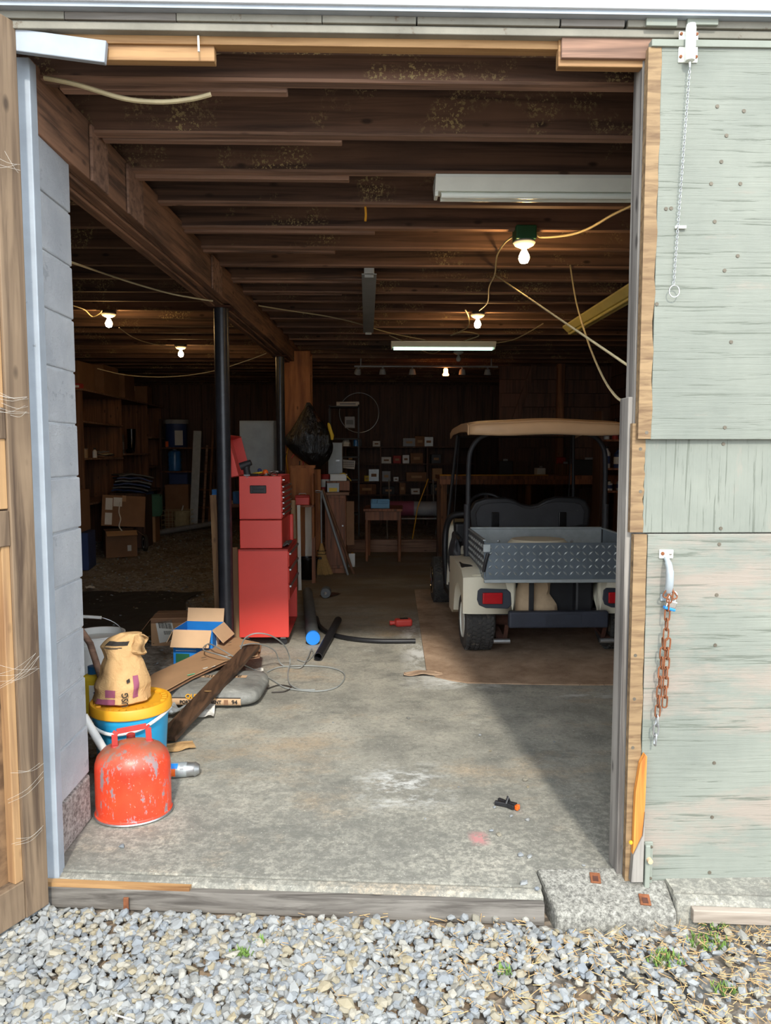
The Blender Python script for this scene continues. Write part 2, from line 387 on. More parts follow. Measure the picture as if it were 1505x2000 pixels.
def smooth_path(pts, n=8):
    P = [Vector(p) for p in pts]; out = []
    for i in range(len(P) - 1):
        a, b, c, d = P[max(i - 1, 0)], P[i], P[i + 1], P[min(i + 2, len(P) - 1)]
        for k in range(n):
            t = k / n
            out.append(.5 * ((2 * b) + (-a + c) * t + (2 * a - 5 * b + 4 * c - d) * t * t + (-a + 3 * b - 3 * c + d) * t ** 3))
    out.append(P[-1]); return out
def lettering(name, txt, size, mat, parent, loc, rot, sx=1.0, bold=0.0, depth=.0006):
    cu = bpy.data.curves.new(name, 'FONT'); cu.body = txt; cu.size = size; cu.align_x = 'CENTER'; cu.align_y = 'CENTER'; cu.extrude = depth; cu.offset = bold; cu.resolution_u = 3
    t = bpy.data.objects.new(name + '_curve', cu); COL.objects.link(t)
    bpy.context.view_layer.update()
    me = bpy.data.meshes.new_from_object(t.evaluated_get(bpy.context.evaluated_depsgraph_get()))
    bpy.data.objects.remove(t); bpy.data.curves.remove(cu)
    me.materials.clear(); me.materials.append(MT[mat]); me.name = name
    o = bpy.data.objects.new(name, me); COL.objects.link(o)
    o.parent = parent; o.location = loc; o.rotation_euler = rot; o.scale = (sx, 1, 1)
    return o

# ================================================================== STRUCTURE
CEIL = 2.80            # underside of the joists
XL, XR, YB = -4.6, 3.6, 14.0
def slab_front(x): return 2.445 - .085 * x
def earth_z(y): return -.015 + max(0.0, (y - 8.0) * .045)
# ---- ground in front: gravel bed, 300 stones nearest the eye as pieces, the rest joined
GZ = -.085
ground = struct(MB().grid(lambda u, v: (-14 + 28 * u, -24 + 42 * v, GZ - .02), 40, 60).build('ground', 'bed'))
def stone_mesh(rng, r):
    t = (1 + 5 ** .5) / 2
    ico = [(-1, t, 0), (1, t, 0), (-1, -t, 0), (1, -t, 0), (0, -1, t), (0, 1, t), (0, -1, -t), (0, 1, -t), (t, 0, -1), (t, 0, 1), (-t, 0, -1), (-t, 0, 1)]
    fc = [(0, 11, 5), (0, 5, 1), (0, 1, 7), (0, 7, 10), (0, 10, 11), (1, 5, 9), (5, 11, 4), (11, 10, 2), (10, 7, 6), (7, 1, 8), (3, 9, 4), (3, 4, 2), (3, 2, 6), (3, 6, 8), (3, 8, 9), (4, 9, 5), (2, 4, 11), (6, 2, 10), (8, 6, 7), (9, 8, 1)]
    k = (rng.uniform(.75, 1.25), rng.uniform(.6, 1.0), rng.uniform(.4, .7))
    return [tuple(c / 1.9 * r * k[i] * rng.uniform(.72, 1.22) for i, c in enumerate(p)) for p in ico], fc
rng = random.Random(5)
protos = []
for i in range(14):
    vs, fc = stone_mesh(rng, 1.0); me = bpy.data.meshes.new('stone'); me.from_pydata(vs, [], fc); me.materials.append(MT['stone']); protos.append(me)
def bare(x, y):   # earth shows between the stones towards the right
    return max(0.0, min(1.0, (x - .15) * .9 + mnoise.noise(Vector((x * 2.2, y * 2.2, 3))) * .55))
spots = []
while len(spots) < 300:
    x, y = rng.uniform(-1.12, 1.2), rng.uniform(1.98, 2.40)
    if rng.random() < bare(x, y) * .8 or (.60 < x < 1.08 and y > 2.322): continue
    spots.append((x, y))
for x, y in spots:
    o = bpy.data.objects.new('stone', rng.choice(protos)); COL.objects.link(o); o.parent = ground
    r = rng.uniform(.014, .024)
    o.location = (x, y, GZ + rng.uniform(.006, .014)); o.scale = (r, r, r); o.rotation_euler = (rng.uniform(-.5, .5), rng.uniform(-.5, .5), rng.uniform(0, 6.3))
mb = MB()
def scatter(n, x0, x1, y0, y1, lo, hi, z0, z1):
    for _ in range(n):
        x, y = rng.uniform(x0, x1), rng.uniform(y0, y1)
        if rng.random() < bare(x, y) * .8: continue
        if y > slab_front(x) - .055 or (.60 < x < 1.08 and y > 2.325): continue
        vs, fc = stone_mesh(rng, rng.uniform(lo, hi)); e = Euler((rng.uniform(-.6, .6), rng.uniform(-.6, .6), rng.uniform(0, 6.3))).to_matrix()
        z = GZ + rng.uniform(z0, z1)
        mb.add([e @ Vector(v) + Vector((x, y, z)) for v in vs], fc)
scatter(8800, -1.5, 1.6, 1.85, 2.56, .011, .022, -.008, .006)
scatter(9000, -3.2, 3.2, 0.6, 1.85, .014, .024, -.006, .006)
scatter(1500, -3.2, -1.5, 1.85, 2.5, .014, .024, -.006, .006)
scatter(1500, 1.6, 3.2, 1.85, 2.4, .014, .024, -.006, .006)
stuff(mb.build('loose_chippings', 'stones', ground))
mb = MB()
for _ in range(3600):     # dry straw and pine needles on the bare earth
    x, y = rng.uniform(-.3, 1.9), rng.uniform(1.9, 2.42)
    if rng.random() > .12 + bare(x, y): continue
    if .58 < x < 1.1 and y > 2.31: continue
    a = rng.uniform(0, 6.3); L = rng.uniform(.012, .04); h = rng.uniform(.004, .016)
    d = Vector((math.cos(a), math.sin(a), rng.uniform(-.2, .35))) * L; w = Vector((-math.sin(a), math.cos(a), 0)) * .0011
    p = Vector((x, y, GZ + h)); q = p + d
    mb.add([p - w, p + w, q + w, q - w, p + Vector((0, 0, .0015)), q + Vector((0, 0, .0015))], [(0, 1, 4), (3, 2, 5), (0, 4, 5, 3), (1, 2, 5, 4)])
tag(stuff(mb.build('dry_grass', 'dry')), 'dry straw scattered over the gravel below the green door', 'grass')
mb = MB()
for cx, cy, rr, n in ((.93, 2.16, .06, 110), (1.10, 2.24, .07, 130), (-.40, 2.22, .035, 60), (-.36, 2.27, .025, 40), (1.05, 2.03, .04, 60), (.42, 2.12, .03, 30), (1.16, 2.33, .05, 60)):
    for _ in range(n):
        a, d = rng.uniform(0, 6.3), rr * rng.random() ** .5
        p = Vector((cx + math.cos(a) * d, cy + math.sin(a) * d * .6, GZ + .005)); L = rng.uniform(.008, .022); b = rng.uniform(0, 6.3)
        t = p + Vector((math.cos(b) * L * .6, math.sin(b) * L * .6, L)); w = Vector((-math.sin(b), math.cos(b), 0)) * .003
        mb.add([p - w, p + w, t + w * .3, t - w * .3, (p + t) / 2 + Vector((0, 0, .001))], [(0, 1, 4), (1, 2, 4), (2, 3, 4), (3, 0, 4)])
tag(stuff(mb.build('moss', 'leafgreen')), 'small green moss tufts growing among the chippings', 'moss')

# ---- floors
fl = MB()
top = [(x, slab_front(x) + .045, 0) for x in (-1.25, -.6, 0, .604)] + [(.604, 2.536, 0), (1.052, 2.536, 0)] + [(x, slab_front(x) + .045, 0) for x in (1.052, 2, 3, XR)]
fl.extrude(top + [(XR, 11.15, 0), (-1.25, 11.15, 0)], (0, 0, -.16))
floor = struct(fl.build('floor', 'concrete'))
kb = MB()
for xa, xb in ((-1.2, .604), (1.046, 2.6)): kb.extrude([(xa, slab_front(xa) + .046, -.004), (xb, slab_front(xb) + .046, -.004), (xb, slab_front(xb), -.012), (xa, slab_front(xa), -.012)], (0, 0, -.15))
kerb = struct(kb.build('trim_1', 'concrete', None, bevel=.012))
def sill_board(x0, x1, mat, h):
    a, b = Vector((x0, slab_front(x0) - .014, -.024 - h / 2)), Vector((x1, slab_front(x1) - .014, -.024 - h / 2))
    return MB().bar(a, b, .028, h)
sills = sroot('trim_2')
sill_board(-1.16, .60, None, .075).build('sill_board', 'grey_wood_x', sills, bevel=.003)
sill_board(1.09, 2.6, None, .045).build('sill_board', 'bleached', sills, bevel=.003)
MB().bar((-1.15, slab_front(-1.15) - .012, -.016), (-.62, slab_front(-.62) - .012, -.020), .024, .016).build('sill_splinter', 'pale_wood', sills)
earth = struct(MB().grid(lambda u, v: (XL + (-1.25 - XL) * u, 2.9 + 11.2 * v, earth_z(2.9 + 11.2 * v) + .012 * mnoise.noise(Vector((u * 9, v * 24, 0)))), 30, 80).build('floor_left', 'earth'))
back_earth = struct(MB().grid(lambda u, v: (-1.25 + 4.85 * u, 11.22 + 2.9 * v, .165 + .02 * mnoise.noise(Vector((u * 12, v * 8, 5)))), 30, 20).build('floor_back', 'earth'))
curb = sroot('trim_3')
MB().span((-.9, 11.12, 0), (1.4, 11.22, .19)).build('curb_timber', 'joist_edge', curb, bevel=.006)
MB().span((1.42, 11.13, 0), (XR, 11.22, .185)).build('curb_timber', 'joist_edge', curb, bevel=.006)
mb = MB(); mb2 = MB()
for _ in range(5200):   # leaf scraps and stone chips on the earth floor
    x, y = rng.uniform(-4.2, -1.27), rng.uniform(3.2, 12.5)
    if y < 7.2 and rng.random() < .3: continue
    z = earth_z(y) + .014; a = rng.uniform(0, 6.3); r = rng.uniform(.008, .03); e = Euler((rng.uniform(-.5, .5), rng.uniform(-.5, .5), a)).to_matrix()
    if rng.random() < .55:
        vs, fc = stone_mesh(rng, r * .7); mb2.add([e @ Vector(v) + Vector((x, y, z)) for v in vs], fc)
    else:
        mb.add([e @ Vector(v) + Vector((x, y, z + .004)) for v in ((-r, 0, 0), (0, -r * .4, .002), (r, 0, 0), (0, r * .4, .003))], [(0, 1, 2), (0, 2, 3)])
for _ in range(900):
    x, y = rng.uniform(-.8, 2.2), rng.uniform(11.3, 13.0); a = rng.uniform(0, 6.3); r = rng.uniform(.01, .03); e = Euler((rng.uniform(-.4, .4), rng.uniform(-.4, .4), a)).to_matrix()
    mb.add([e @ Vector(v) + Vector((x, y, .185)) for v in ((-r, 0, 0), (0, -r * .4, .002), (r, 0, 0), (0, r * .4, .003))], [(0, 1, 2), (0, 2, 3)])
stuff(mb.build('leaf_litter', 'litter', earth)); stuff(mb2.build('floor_chips', 'stones', earth))

# ---- ceiling: deck, joists left and right of the beam, shims
ceiling = sroot('ceiling')
for i in range(28):
    x0 = XL + i * (XR - XL) / 28
    MB().span((x0 + .002, 2.5, CEIL + .235), (x0 + (XR - XL) / 28 - .002, YB, CEIL + .257)).build('deck_board', 'deck', ceiling)
nj = 0; y = 2.71
jr = MB().box((0, 0, 0), (XR + 1.2, .042, .235)).build('joist', 'joist', ceiling, (.5 * (XR - 1.2), y, CEIL + .1175), bevel=.004, seg=1)
jl = MB().box((0, 0, 0), (-1.02 - XL, .042, .235)).build('joist', 'joist', ceiling, (.5 * (XL - 1.02), y + .045, CEIL + .1175), bevel=.004, seg=1)
jtr = MB().box((0, 0, 0), (XR + 1.2, .046, .012)).build('joist_lit_underside', 'joist_edge', ceiling, (.5 * (XR - 1.2), y, CEIL - .004))  # paler strip: light bounced up from the floor, put into the colour
while y < YB - .3:
    y += .42; nj += 1
    dz = rng.uniform(-.008, .008)
    clone(jr, 'joist', ceiling, (.5 * (XR - 1.2), y, CEIL + .1175 + dz), (rng.uniform(-.015, .015), rng.uniform(-.0015, .0015), rng.uniform(-.002, .002)))
    clone(jl, 'joist', ceiling, (.5 * (XL - 1.02), y + .045, CEIL + .1175 + dz), (rng.uniform(-.015, .015), 0, 0))
    if y < 9: clone(jtr, 'joist_lit_underside', ceiling, (.5 * (XR - 1.2), y, CEIL - .004 + dz))
for k, x1 in ((1, -.28), (2, -.10), (3, -.08), (5, .05), (6, -.2), (8, .1), (9, -.2)):
    yk = 2.71 + .42 * (k - 1)
    MB().span((-1.08, yk + .026, CEIL - .022), (x1, yk + .066, CEIL + .04)).build('shim', 'joist_edge', ceiling, bevel=.003, seg=1)
# ---- main beam of three planks under the joists, steel pipe posts, boxed column
beam = sroot('trim_4')
B0, B1 = Vector((-1.205, 2.62, 2.70)), Vector((-.93, 9.3, 2.70))
dirb = (B1 - B0).normalized(); nb = Vector((dirb.y, -dirb.x, 0))
for k, (dz, a, b) in enumerate(((-.012, 0, 1), (.0, 0, 1), (.012, .0, 1))):
    off = nb * (.052 * (k - 1))
    MB().bar(B0 + off + Vector((0, 0, dz)) , B1 + off + Vector((0, 0, dz)), .05, .23).build('beam_plank', 'beam', beam, bevel=.005)
for t0, t1 in ((.07, .095), (.13, .16), (.36, .40)):
    p, q = B0.lerp(B1, t0), B0.lerp(B1, t1); MB().bar(p + nb * .085, q + nb * .085, .012, .22).build('splice_board', 'joist_edge', beam, bevel=.003)
for nm, t, r, z in (('p', .449, .055, -.02), ('q', .862, .05, -.02)):
    p = B0.lerp(B1, t)
    po = sroot('trim_5' if nm == 'p' else 'trim_6', (p.x, p.y, 0))
    MB().lathe([(r, z), (r, 2.57), (r * .96, 2.572)], 28).build('steel_pipe', plain('black_bitumen_paint_' + nm, '2b2d33', .35, .1, .3, 14, .15, 40, '4b4b4c', .62, 24), po, smooth=True)
    MB().box((0, 0, 2.577), (.17, .15, .012)).build('cap_plate', 'rust_dark', po)
    MB().lathe([(r + .03, 0), (r + .03, .012)], 20).build('base_plate', 'rust_dark', po)
col = sroot('trim_7', (-.84, 9.15, 0))
MB().span((-.165, -.17, 0), (.165, -.15, 2.72)).build('front_board', 'ply_orange', col, bevel=.003)
MB().span((-.165, .15, 0), (.165, .17, 2.72)).build('back_board', 'ply_orange', col)
MB().span((-.165, -.15, 0), (-.145, .15, 2.72)).build('side_board', 'ply_orange', col)
for zz in (.6, 1.3, 1.95, 2.45, 2.70): MB().span((-.145, -.15, zz), (.155, .15, zz + .02)).build('cleat', 'ply_orange', col)

# ---- walls
wl = struct(MB().span((XL - .2, 2.6, -.1), (XL, YB + .2, CEIL + .26)).build('wall_left', 'panel_wood'))
wb = sroot('wall_back', (0, YB, 0))
for i in range(27):
    x0 = XL + i * (XR - XL) / 27; w = (XR - XL) / 27
    MB().span((x0 + .004, 0, 0), (x0 + w - .004, .03, CEIL - .02)).build('panel', 'panel_wood', wb)
MB().span((XL, .03, -.1), (XR, .2, CEIL + .26)).build('backing', 'deck', wb)
MB().span((XL, -.03, CEIL - .03), (XR, 0, CEIL + .22)).build('rim_board', 'deck', wb)
wr = sroot('wall_right', (XR, 0, 0))
for i in range(14): MB().span((0, 2.6, i * .205 - .05), (.03, YB, i * .205 + .147)).build('board', 'panel_wood', wr)
MB().span((.03, 2.6, -.1), (.2, YB + .2, CEIL + .26)).build('backing', 'deck', wr)
part = sroot('wall_partition', (0, 10.9, 0))
for i in range(13): MB().span((1.95, 0, .18 + i * .2), (XR, .025, .18 + i * .2 + .193)).build('board', 'panel_wood', part)
MB().span((2.79, -.09, .0), (2.89, 0, CEIL)).build('post', 'shelf_wood', part, bevel=.004)
MB().bar((2.45, -.05, CEIL - .02), (2.18, -.05, 2.0), .09, .05, (0, 1, 0)).build('brace', 'panel_wood', part)

# ---- block pier left of the opening, front wall behind the open leaf
pier = sroot('wall_front_left', (0, 0, 0))
MB().span((-1.52, 2.612, 0), (-1.143, 2.94, 2.66)).build('mortar_bed', 'mortar', pier)
blk = MB().box((0, 0, 0), (.385, .345, .196)).build('block', 'block', pier, (-1.3285, 2.7745, .297), bevel=.006)
for i in range(13):
    zc = .099 + .2015 * i
    if i == 0:
        MB().box((0, 0, 0), (.40, .35, .194)).build('block', 'block_bare', pier, (-1.331, 2.7745, zc), bevel=.012)
        continue
    o = blk if i == 1 else clone(blk, 'block', pier)
    o.location = (-1.3285 + rng.uniform(-.003, .003), 2.7745 + rng.uniform(-.003, .003), zc)
MB().span((-8, 2.62, -.2), (-1.525, 2.94, 3.1)).build('block_wall', 'block', pier)
jamb = sroot('trim_8')
MB().span((-1.155, 2.548, -.02), (-1.10, 2.60, 2.79)).build('jamb_strip', 'jamb_metal', jamb, bevel=.003)
MB().span((-1.15, 2.601, 0), (-1.115, 2.612, 2.74)).build('jamb_lath', 'joist_edge', jamb)

# ---- front wall above: siding courses, flashing, painted head board, raw header, scraps
head = sroot('wall_front')
for i in range(4):
    z0 = 2.915 + i * .16
    MB().extrude([(-8, 2.455, z0), (-8, 2.44, z0 + .006), (-8, 2.455, z0 + .16), (-8, 2.5, z0 + .16), (-8, 2.5, z0)], (14, 0, 0)).build('siding_course', 'vinyl', head)
MB().span((-8, 2.425, 2.899), (6, 2.5, 2.914)).build('starter_strip', 'vinyl', head, bevel=.003)
MB().span((-8, 2.435, 2.886), (6, 2.5, 2.899)).build('flashing', 'jamb_metal', head)
for x0, x1, m in ((-1.3, -.95, 'head_paint'), (-.948, -.60, 'grey_wood_x'), (-.598, -.14, 'head_paint'), (-.138, .16, 'head_paint'), (.164, .62, 'head_paint'), (.625, .83, 'grey_wood_x'), (.84, 1.9, 'head_paint')):
    MB().span((x0, 2.462, 2.862 + rng.uniform(0, .002)), (x1, 2.50, 2.886)).build('head_board', m, head, bevel=.002)
MB().span((-1.3, 2.47, 2.837), (2.0, 2.505, 2.862)).build('head_batten', 'head_paint', head, bevel=.003)
MB().span((-1.25, 2.50, 2.812), (2.0, 2.545, 2.86)).build('header', 'pale_wood', head, bevel=.003)
MB().span((-2, 2.55, 2.83), (2.2, 2.59, 3.06)).build('header_beam', 'joist', head)
MB().span((.625, 2.492, 2.755), (.93, 2.525, 2.868)).build('header_block', 'pale_wood', head, bevel=.003)
MB().span((.632, 2.478, 2.775), (.93, 2.494, 2.866)).build('header_block', 'joist_edge', head, bevel=.003)
p = on_y(118, 95, 2.50)
MB().box((0, 0, 0), (.30, .022, .068)).build('scrap_board', 'jamb_metal', head, (p.x, 2.49, p.z), (0, .115, 0), bevel=.003)
MB().span((-.86, 2.51, 2.765), (-.49, 2.545, 2.83)).build('scrap_board', 'pale_wood', head, bevel=.003)
MB().tube([on_y(387, 70, 2.49), on_y(388, 101, 2.485)], .0035, 6).build('nail', 'white_metal', head)
for px, py in ((1290, 42), (1370, 40)):
    p = on_y(px, py, 2.46); MB().box((p.x, 2.456, p.z), (.10, .012, .036)).build('strike_plate', 'sage_trim', head, bevel=.002)
MB().span((-8, 2.5, 2.9), (6, 2.62, 3.9)).build('sheathing', 'deck', head)
MB().span((2.05, 2.5, -.16), (6, 2.7, 2.9)).build('wall_return', 'vinyl', head)
# roof so that no sky comes in from above
struct(MB().span((-8, 2.2, 3.9), (6, YB + .4, 4.0)).build('roof', 'deck'))

# ---- right leaf, shut
leaf = sroot('door_1', (0, 2.47, 0))
lx0, lx1 = .905, 2.04
MB().span((lx0 - .018, .03, .0), (lx0 + .07, .115, 1.69)).build('stile', 'grey_wood', leaf, bevel=.003)
MB().span((lx0 - .004, .02, 1.5), (lx0 + .07, .10, 2.80)).build('stile', 'grey_wood', leaf, bevel=.003)
MB().span((lx1 - .09, .03, .0), (lx1, .115, 2.8)).build('stile', 'grey_wood', leaf)
for zz in (.02, 1.15, 1.5, 2.68): MB().span((lx0 + .07, .03, zz), (lx1 - .09, .10, zz + .12)).build('rail', 'grey_wood_x', leaf)
MB().span((lx0 + .045, -.012, 1.546), (lx1, .018, 2.812)).build('panel', 'sage_top', leaf, bevel=.002)
MB().span((lx0 + .034, .008, 1.229), (lx1, .028, 1.56)).build('panel', 'sage_mid', leaf, bevel=.002)
MB().span((lx0 + .05, .0, -.008), (lx1, .024, 1.225)).build('panel', 'sage_low', leaf, bevel=.002)
def ragged(x0, x1, z0, z1, y0, y1, amp):
    n = 26; left = [(x0, y0, z0 + (z1 - z0) * i / n) for i in range(n + 1)]
    right = [(x1 + amp * mnoise.noise(Vector((0, i * .7, x1 * 9))), y0, z0 + (z1 - z0) * i / n) for i in range(n + 1)]
    return MB().extrude(left + right[::-1], (0, y1 - y0, 0))
ragged(lx0 + .002, lx0 + .044, 1.548, 2.80, -.0135, .018, .007).build('edge_strip', 'raw_edge', leaf)
ragged(lx0 - .010, lx0 + .034, 1.231, 1.60, .0065, .028, .005).build('edge_strip', 'raw_edge', leaf)
ragged(lx0 + .002, lx0 + .046, -.006, 1.224, -.0015, .024, .004).build('edge_strip', 'raw_edge', leaf)
MB().span((lx0 + .01, -.02, 2.800), (lx1, .10, 2.822)).build('top_cap', 'sage_trim', leaf, bevel=.002)
sc = MB().lathe([(.0, -.002), (.006, -.002), (.0065, 0)], 10, axis='y').build('screw', 'screw', leaf, (1.18, -.012, 2.1), smooth=True)
for px, py, d in ((1400, 208, -.012), (1452, 217, -.012), (1418, 265, -.012), (1408, 316, -.012), (1388, 359, -.012), (1445, 359, -.012), (1310, 407, -.012), (1300, 408, -.012), (1395, 433, -.012), (1427, 668, -.012), (1415, 835, -.012), (1262, 845, -.012), (1282, 594, -.012), (1412, 867, .008), (1250, 877, .008), (1407, 1032, .008), (1250, 960, .008), (1404, 1063, 0), (1399, 1162, 0), (1396, 1260, 0), (1240, 1280, 0), (1238, 1365, 0), (1235, 1460, 0), (1394, 1490, 0), (1390, 1596, 0), (1385, 1704, 0), (1281, 90, -.012), (1440, 500, -.012)):
    p = on_y(px, py, 2.47 + d); clone(sc, 'screw', leaf, (p.x, d, p.z))
# ---- left leaf, swung open towards the eye; hinge beside the pier
leaf2 = sroot('door_2', (-1.148, 2.50, 0)); leaf2.rotation_euler = (0, 0, math.atan2(-.188, -.097))
# local x runs along the leaf away from the hinge, local +y is the inner face seen from the opening
def L2(x0, x1, y0, y1, z0, z1, nm, m): return MB().span((x0, y0, z0), (x1, y1, z1)).build(nm, m, leaf2, bevel=.003)
L2(0, .088, 0, .045, -.065, 2.86, 'stile', 'leaf_wood')
L2(1.0, 1.135, 0, .045, -.065, 2.86, 'stile', 'leaf_wood')
for z0, h in ((-.065, .13), (1.20, .115), (1.545, .10), (2.72, .14)): L2(.089, .999, -.004, .040, z0, z0 + h, 'rail', 'leaf_wood')
for z0, z1 in ((-.06, 1.225), (1.229, 2.85)): L2(0, 1.135, -.022, -.002, z0, z1, 'panel', 'leaf_ply')
L2(.088, .118, -.004, .034, .066, 1.2, 'stop_batten', 'pale_wood_z'); L2(.088, .118, -.004, .034, 1.32, 2.72, 'stop_batten', 'pale_wood_z')
mb = MB(); rg = random.Random(3)
for z0, nn in ((2.42, 4), (1.66, 9), (.80, 7), (.42, 4), (.22, 3)):
    for _ in range(nn):
        a = Vector((rg.uniform(.0, .02), .047, z0 + rg.uniform(-.03, .03))); b = Vector((rg.uniform(.06, .2), .05, z0 + rg.uniform(-.06, .04)))
        mb.tube(smooth_path([a, (a + b) / 2 + Vector((0, .006, -.012)), b], 4), .00035, 3)
stuff(mb.build('cobweb', 'paper', leaf2))

# ================================================================== FRONT LEFT CLUSTER
def wr_loft(secs, n=36, amp=.006, f=16, seed=0.0, caps=True):
    """sections (cx, cy, z, rx, ry) lofted into a closed wrinkled skin; returns MB and the point function"""
    zs = [s[2] for s in secs]
    def at(t):
        k = t * (len(secs) - 1); i = min(int(k), len(secs) - 2); u = k - i; u = u * u * (3 - 2 * u)
        return [secs[i][j] * (1 - u) + secs[i + 1][j] * u for j in range(5)]
    def pt(th, t, off=0.0):
        cx, cy, z, rx, ry = at(t); c, s_ = math.cos(th), math.sin(th)
        w = mnoise.noise(Vector((c * 1.6 + seed, s_ * 1.6, z * f))) + .6 * mnoise.noise(Vector((c * 4 + seed, s_ * 4, z * f * .5)))
        k = 1 + amp * w / max(rx, .02)
        return Vector((cx + (rx * k + off) * c, cy + (ry * k + off) * s_, z))
    m = len(secs) * 5; mb = MB(); vs = []; fs = []
    for j in range(m + 1): vs += [pt(2 * math.pi * i / n, j / m) for i in range(n)]
    for j in range(m): fs += [(j * n + i, j * n + (i + 1) % n, (j + 1) * n + (i + 1) % n, (j + 1) * n + i) for i in range(n)]
    if caps: fs += [tuple(range(n))[::-1], tuple(m * n + i for i in range(n))]
    mb.add(vs, fs); return mb, pt
def patch(pt, th0, th1, t0, t1, off=.0015, nu=14, nv=10): return MB().grid(lambda u, v: pt(th0 + (th1 - th0) * u, t0 + (t1 - t0) * v, off), nu, nv)

# ---- fuel can
can = thing('fuel_can', 'dented red metal fuel can with strap handle beside the white block pier', 'fuel can', (-.978, 3.01, 0), R(8))
prof = [(.1, .006), (.150, .004), (.156, .008), (.156, .016), (.152, .02), (.152, .20), (.150, .225), (.141, .252), (.118, .278), (.085, .293), (.045, .302), (0, .305)]
MB().lathe(prof, 48, sx=1.0, sy=.86).build('body', 'can_red', can, smooth=True)
MB().tube([(.157 * math.cos(a), .135 * math.sin(a), .008) for a in [2 * math.pi * k / 48 for k in range(48)]], .005, 6, True).build('bottom_seam', 'steel', can, smooth=True)
h = MB(); P = [(-.065, -.02, .296), (-.066, -.02, .345), (-.058, -.018, .356), (.055, .018, .360), (.062, .02, .352), (.064, .02, .298)]
for a, b in zip(P, P[1:]): h.bar(a, b, .024, .004, (0, 1, .01))
h.build('handle', 'red_dark', can, bevel=.0015)
for sx in (-1, 1): MB().lathe([(.017, 0), (.015, .006), (0, .008)], 14, c=(sx * .065, sx * .02, .294)).build('handle_foot', 'red_dark', can)
MB().lathe([(.018, 0), (.018, .018), (.013, .022), (0, .023)], 18, c=(-.02, .085, .285)).build('filler_cap', 'red_dark', can, smooth=True)
# ---- spray can lying behind it
sp = thing('spray_can', 'silver spray can with blue and orange label lying behind the fuel can', 'spray can', (-.78, 3.345, .036), 0, rot=(0, 0, R(4)))
MB().lathe([(.0, -.245), (.03, -.245), (.034, -.24), (.034, -.062), (.033, -.056)], 28, axis='x').build('body', 'galv', sp, smooth=True)
MB().lathe([(.033, -.056), (.031, -.03), (.033, -.02), (.024, -.006), (.02, 0), (0, .002)], 28, axis='x').build('crushed_cap', 'steel', sp, smooth=True)
def can_patch(x0, x1, a0, a1, m, nm): MB().grid(lambda u, v: (x0 + (x1 - x0) * u, .0346 * math.cos(a0 + (a1 - a0) * v), .0346 * math.sin(a0 + (a1 - a0) * v)), 8, 8).build(nm, m, sp)
can_patch(-.16, -.105, R(150), R(215), 'orange', 'label_disc'); can_patch(-.135, -.095, R(105), R(150), 'blue', 'label_flash')
for k in range(3): can_patch(-.085, -.068, R(120 + 26 * k), R(136 + 26 * k), 'pvc', 'label_text')
# ---- cyan bucket with mustard lid
bk = thing('plastic_bucket', 'cyan plastic bucket with a mustard yellow lid behind the fuel can', 'bucket', (-1.115, 3.43, 0))
MB().lathe([(.0, .002), (.145, .002), (.15, .01), (.168, .27), (.172, .275), (.172, .31), (.165, .315)], 44).build('body', 'bucket_blue', bk, smooth=True)
MB().lathe([(.150, .298), (.183, .298), (.187, .303), (.185, .338), (.180, .345), (.168, .345), (.163, .334), (.05, .333), (0, .333)], 44).build('lid', 'bucket_lid', bk, smooth=True)
ti = MB().box((0, 0, 0), (.022, .018, .010)).build('lid_rib', 'bucket_lid', bk, (.152, 0, .338)); ti_n = 0
for k in range(30):
    a = 2 * math.pi * k / 30
    if k % 5 == 4: continue
    if k: clone(ti, 'lid_rib', bk, (.152 * math.cos(a), .152 * math.sin(a), .338), (0, 0, a))
MB().tube(smooth_path([(-.176, .02, .29), (-.15, -.11, .265), (-.04, -.185, .243), (.08, -.172, .255), (.155, -.10, .285), (.178, .02, .295)], 8), .008, 8).build('bail_handle', 'white_plastic', bk, smooth=True)
# ---- paper sack standing on the lid
sk = thing('paper_sack', 'crumpled brown paper plaster sack standing on the mustard bucket lid', 'paper sack', (-1.115, 3.43, .346))
def S(y, x0, x1, d, cy=0): # section from silhouette pixels at the sack's depth
    a, b = on_y(x0, y, 3.43), on_y(x1, y, 3.43); return ((a.x + b.x) / 2 + 1.115, cy, max(.0, a.z - .346), (b.x - a.x) / 2, d)
secs = [S(1389, 212, 276, .085), S(1380, 196, 288, .105), S(1362, 184, 291, .112), S(1335, 186, 291, .105), S(1308, 197, 284, .085), S(1282, 205, 274, .065), S(1262, 196, 272, .055), S(1246, 214, 274, .045), S(1236, 236, 278, .025)]
secs[0] = (secs[0][0], 0, 0.0, secs[0][3], secs[0][4])
body, pt = wr_loft(secs, 40, .013, 17, 2.0)
body.build('paper_body', 'kraft', sk, smooth=True)
patch(pt, R(205), R(278), .10, .24, .0022).build('purple_print', 'purple', sk)
patch(pt, R(228), R(272), .25, .30, .0022).build('purple_print', 'purple', sk)
patch(pt, R(250), R(272), .31, .38, .0022).build('purple_print', 'purple', sk)
patch(pt, R(308), R(322), .30, .47, .0022).build('purple_print', 'purple', sk)
patch(pt, R(225), R(300), .80, .845, .0022).build('ink_line', 'ink', sk)
patch(pt, R(232), R(286), .765, .78, .0022).build('ink_line', 'ink', sk)
patch(pt, R(238), R(276), .735, .745, .0022).build('ink_line', 'ink', sk)
p = pt(R(292), .30, .014); nrm = Vector((math.cos(R(292)), math.sin(R(292)), .12)).normalized(); ux = (pt(R(292), .34, 0) - pt(R(292), .16, 0)).normalized(); nrm = (nrm - ux * nrm.dot(ux)).normalized()
lettering('lettering', 'USG', .040, 'ink', sk, p, Matrix((ux, nrm.cross(ux), nrm)).transposed().to_euler(), .9, .0006)
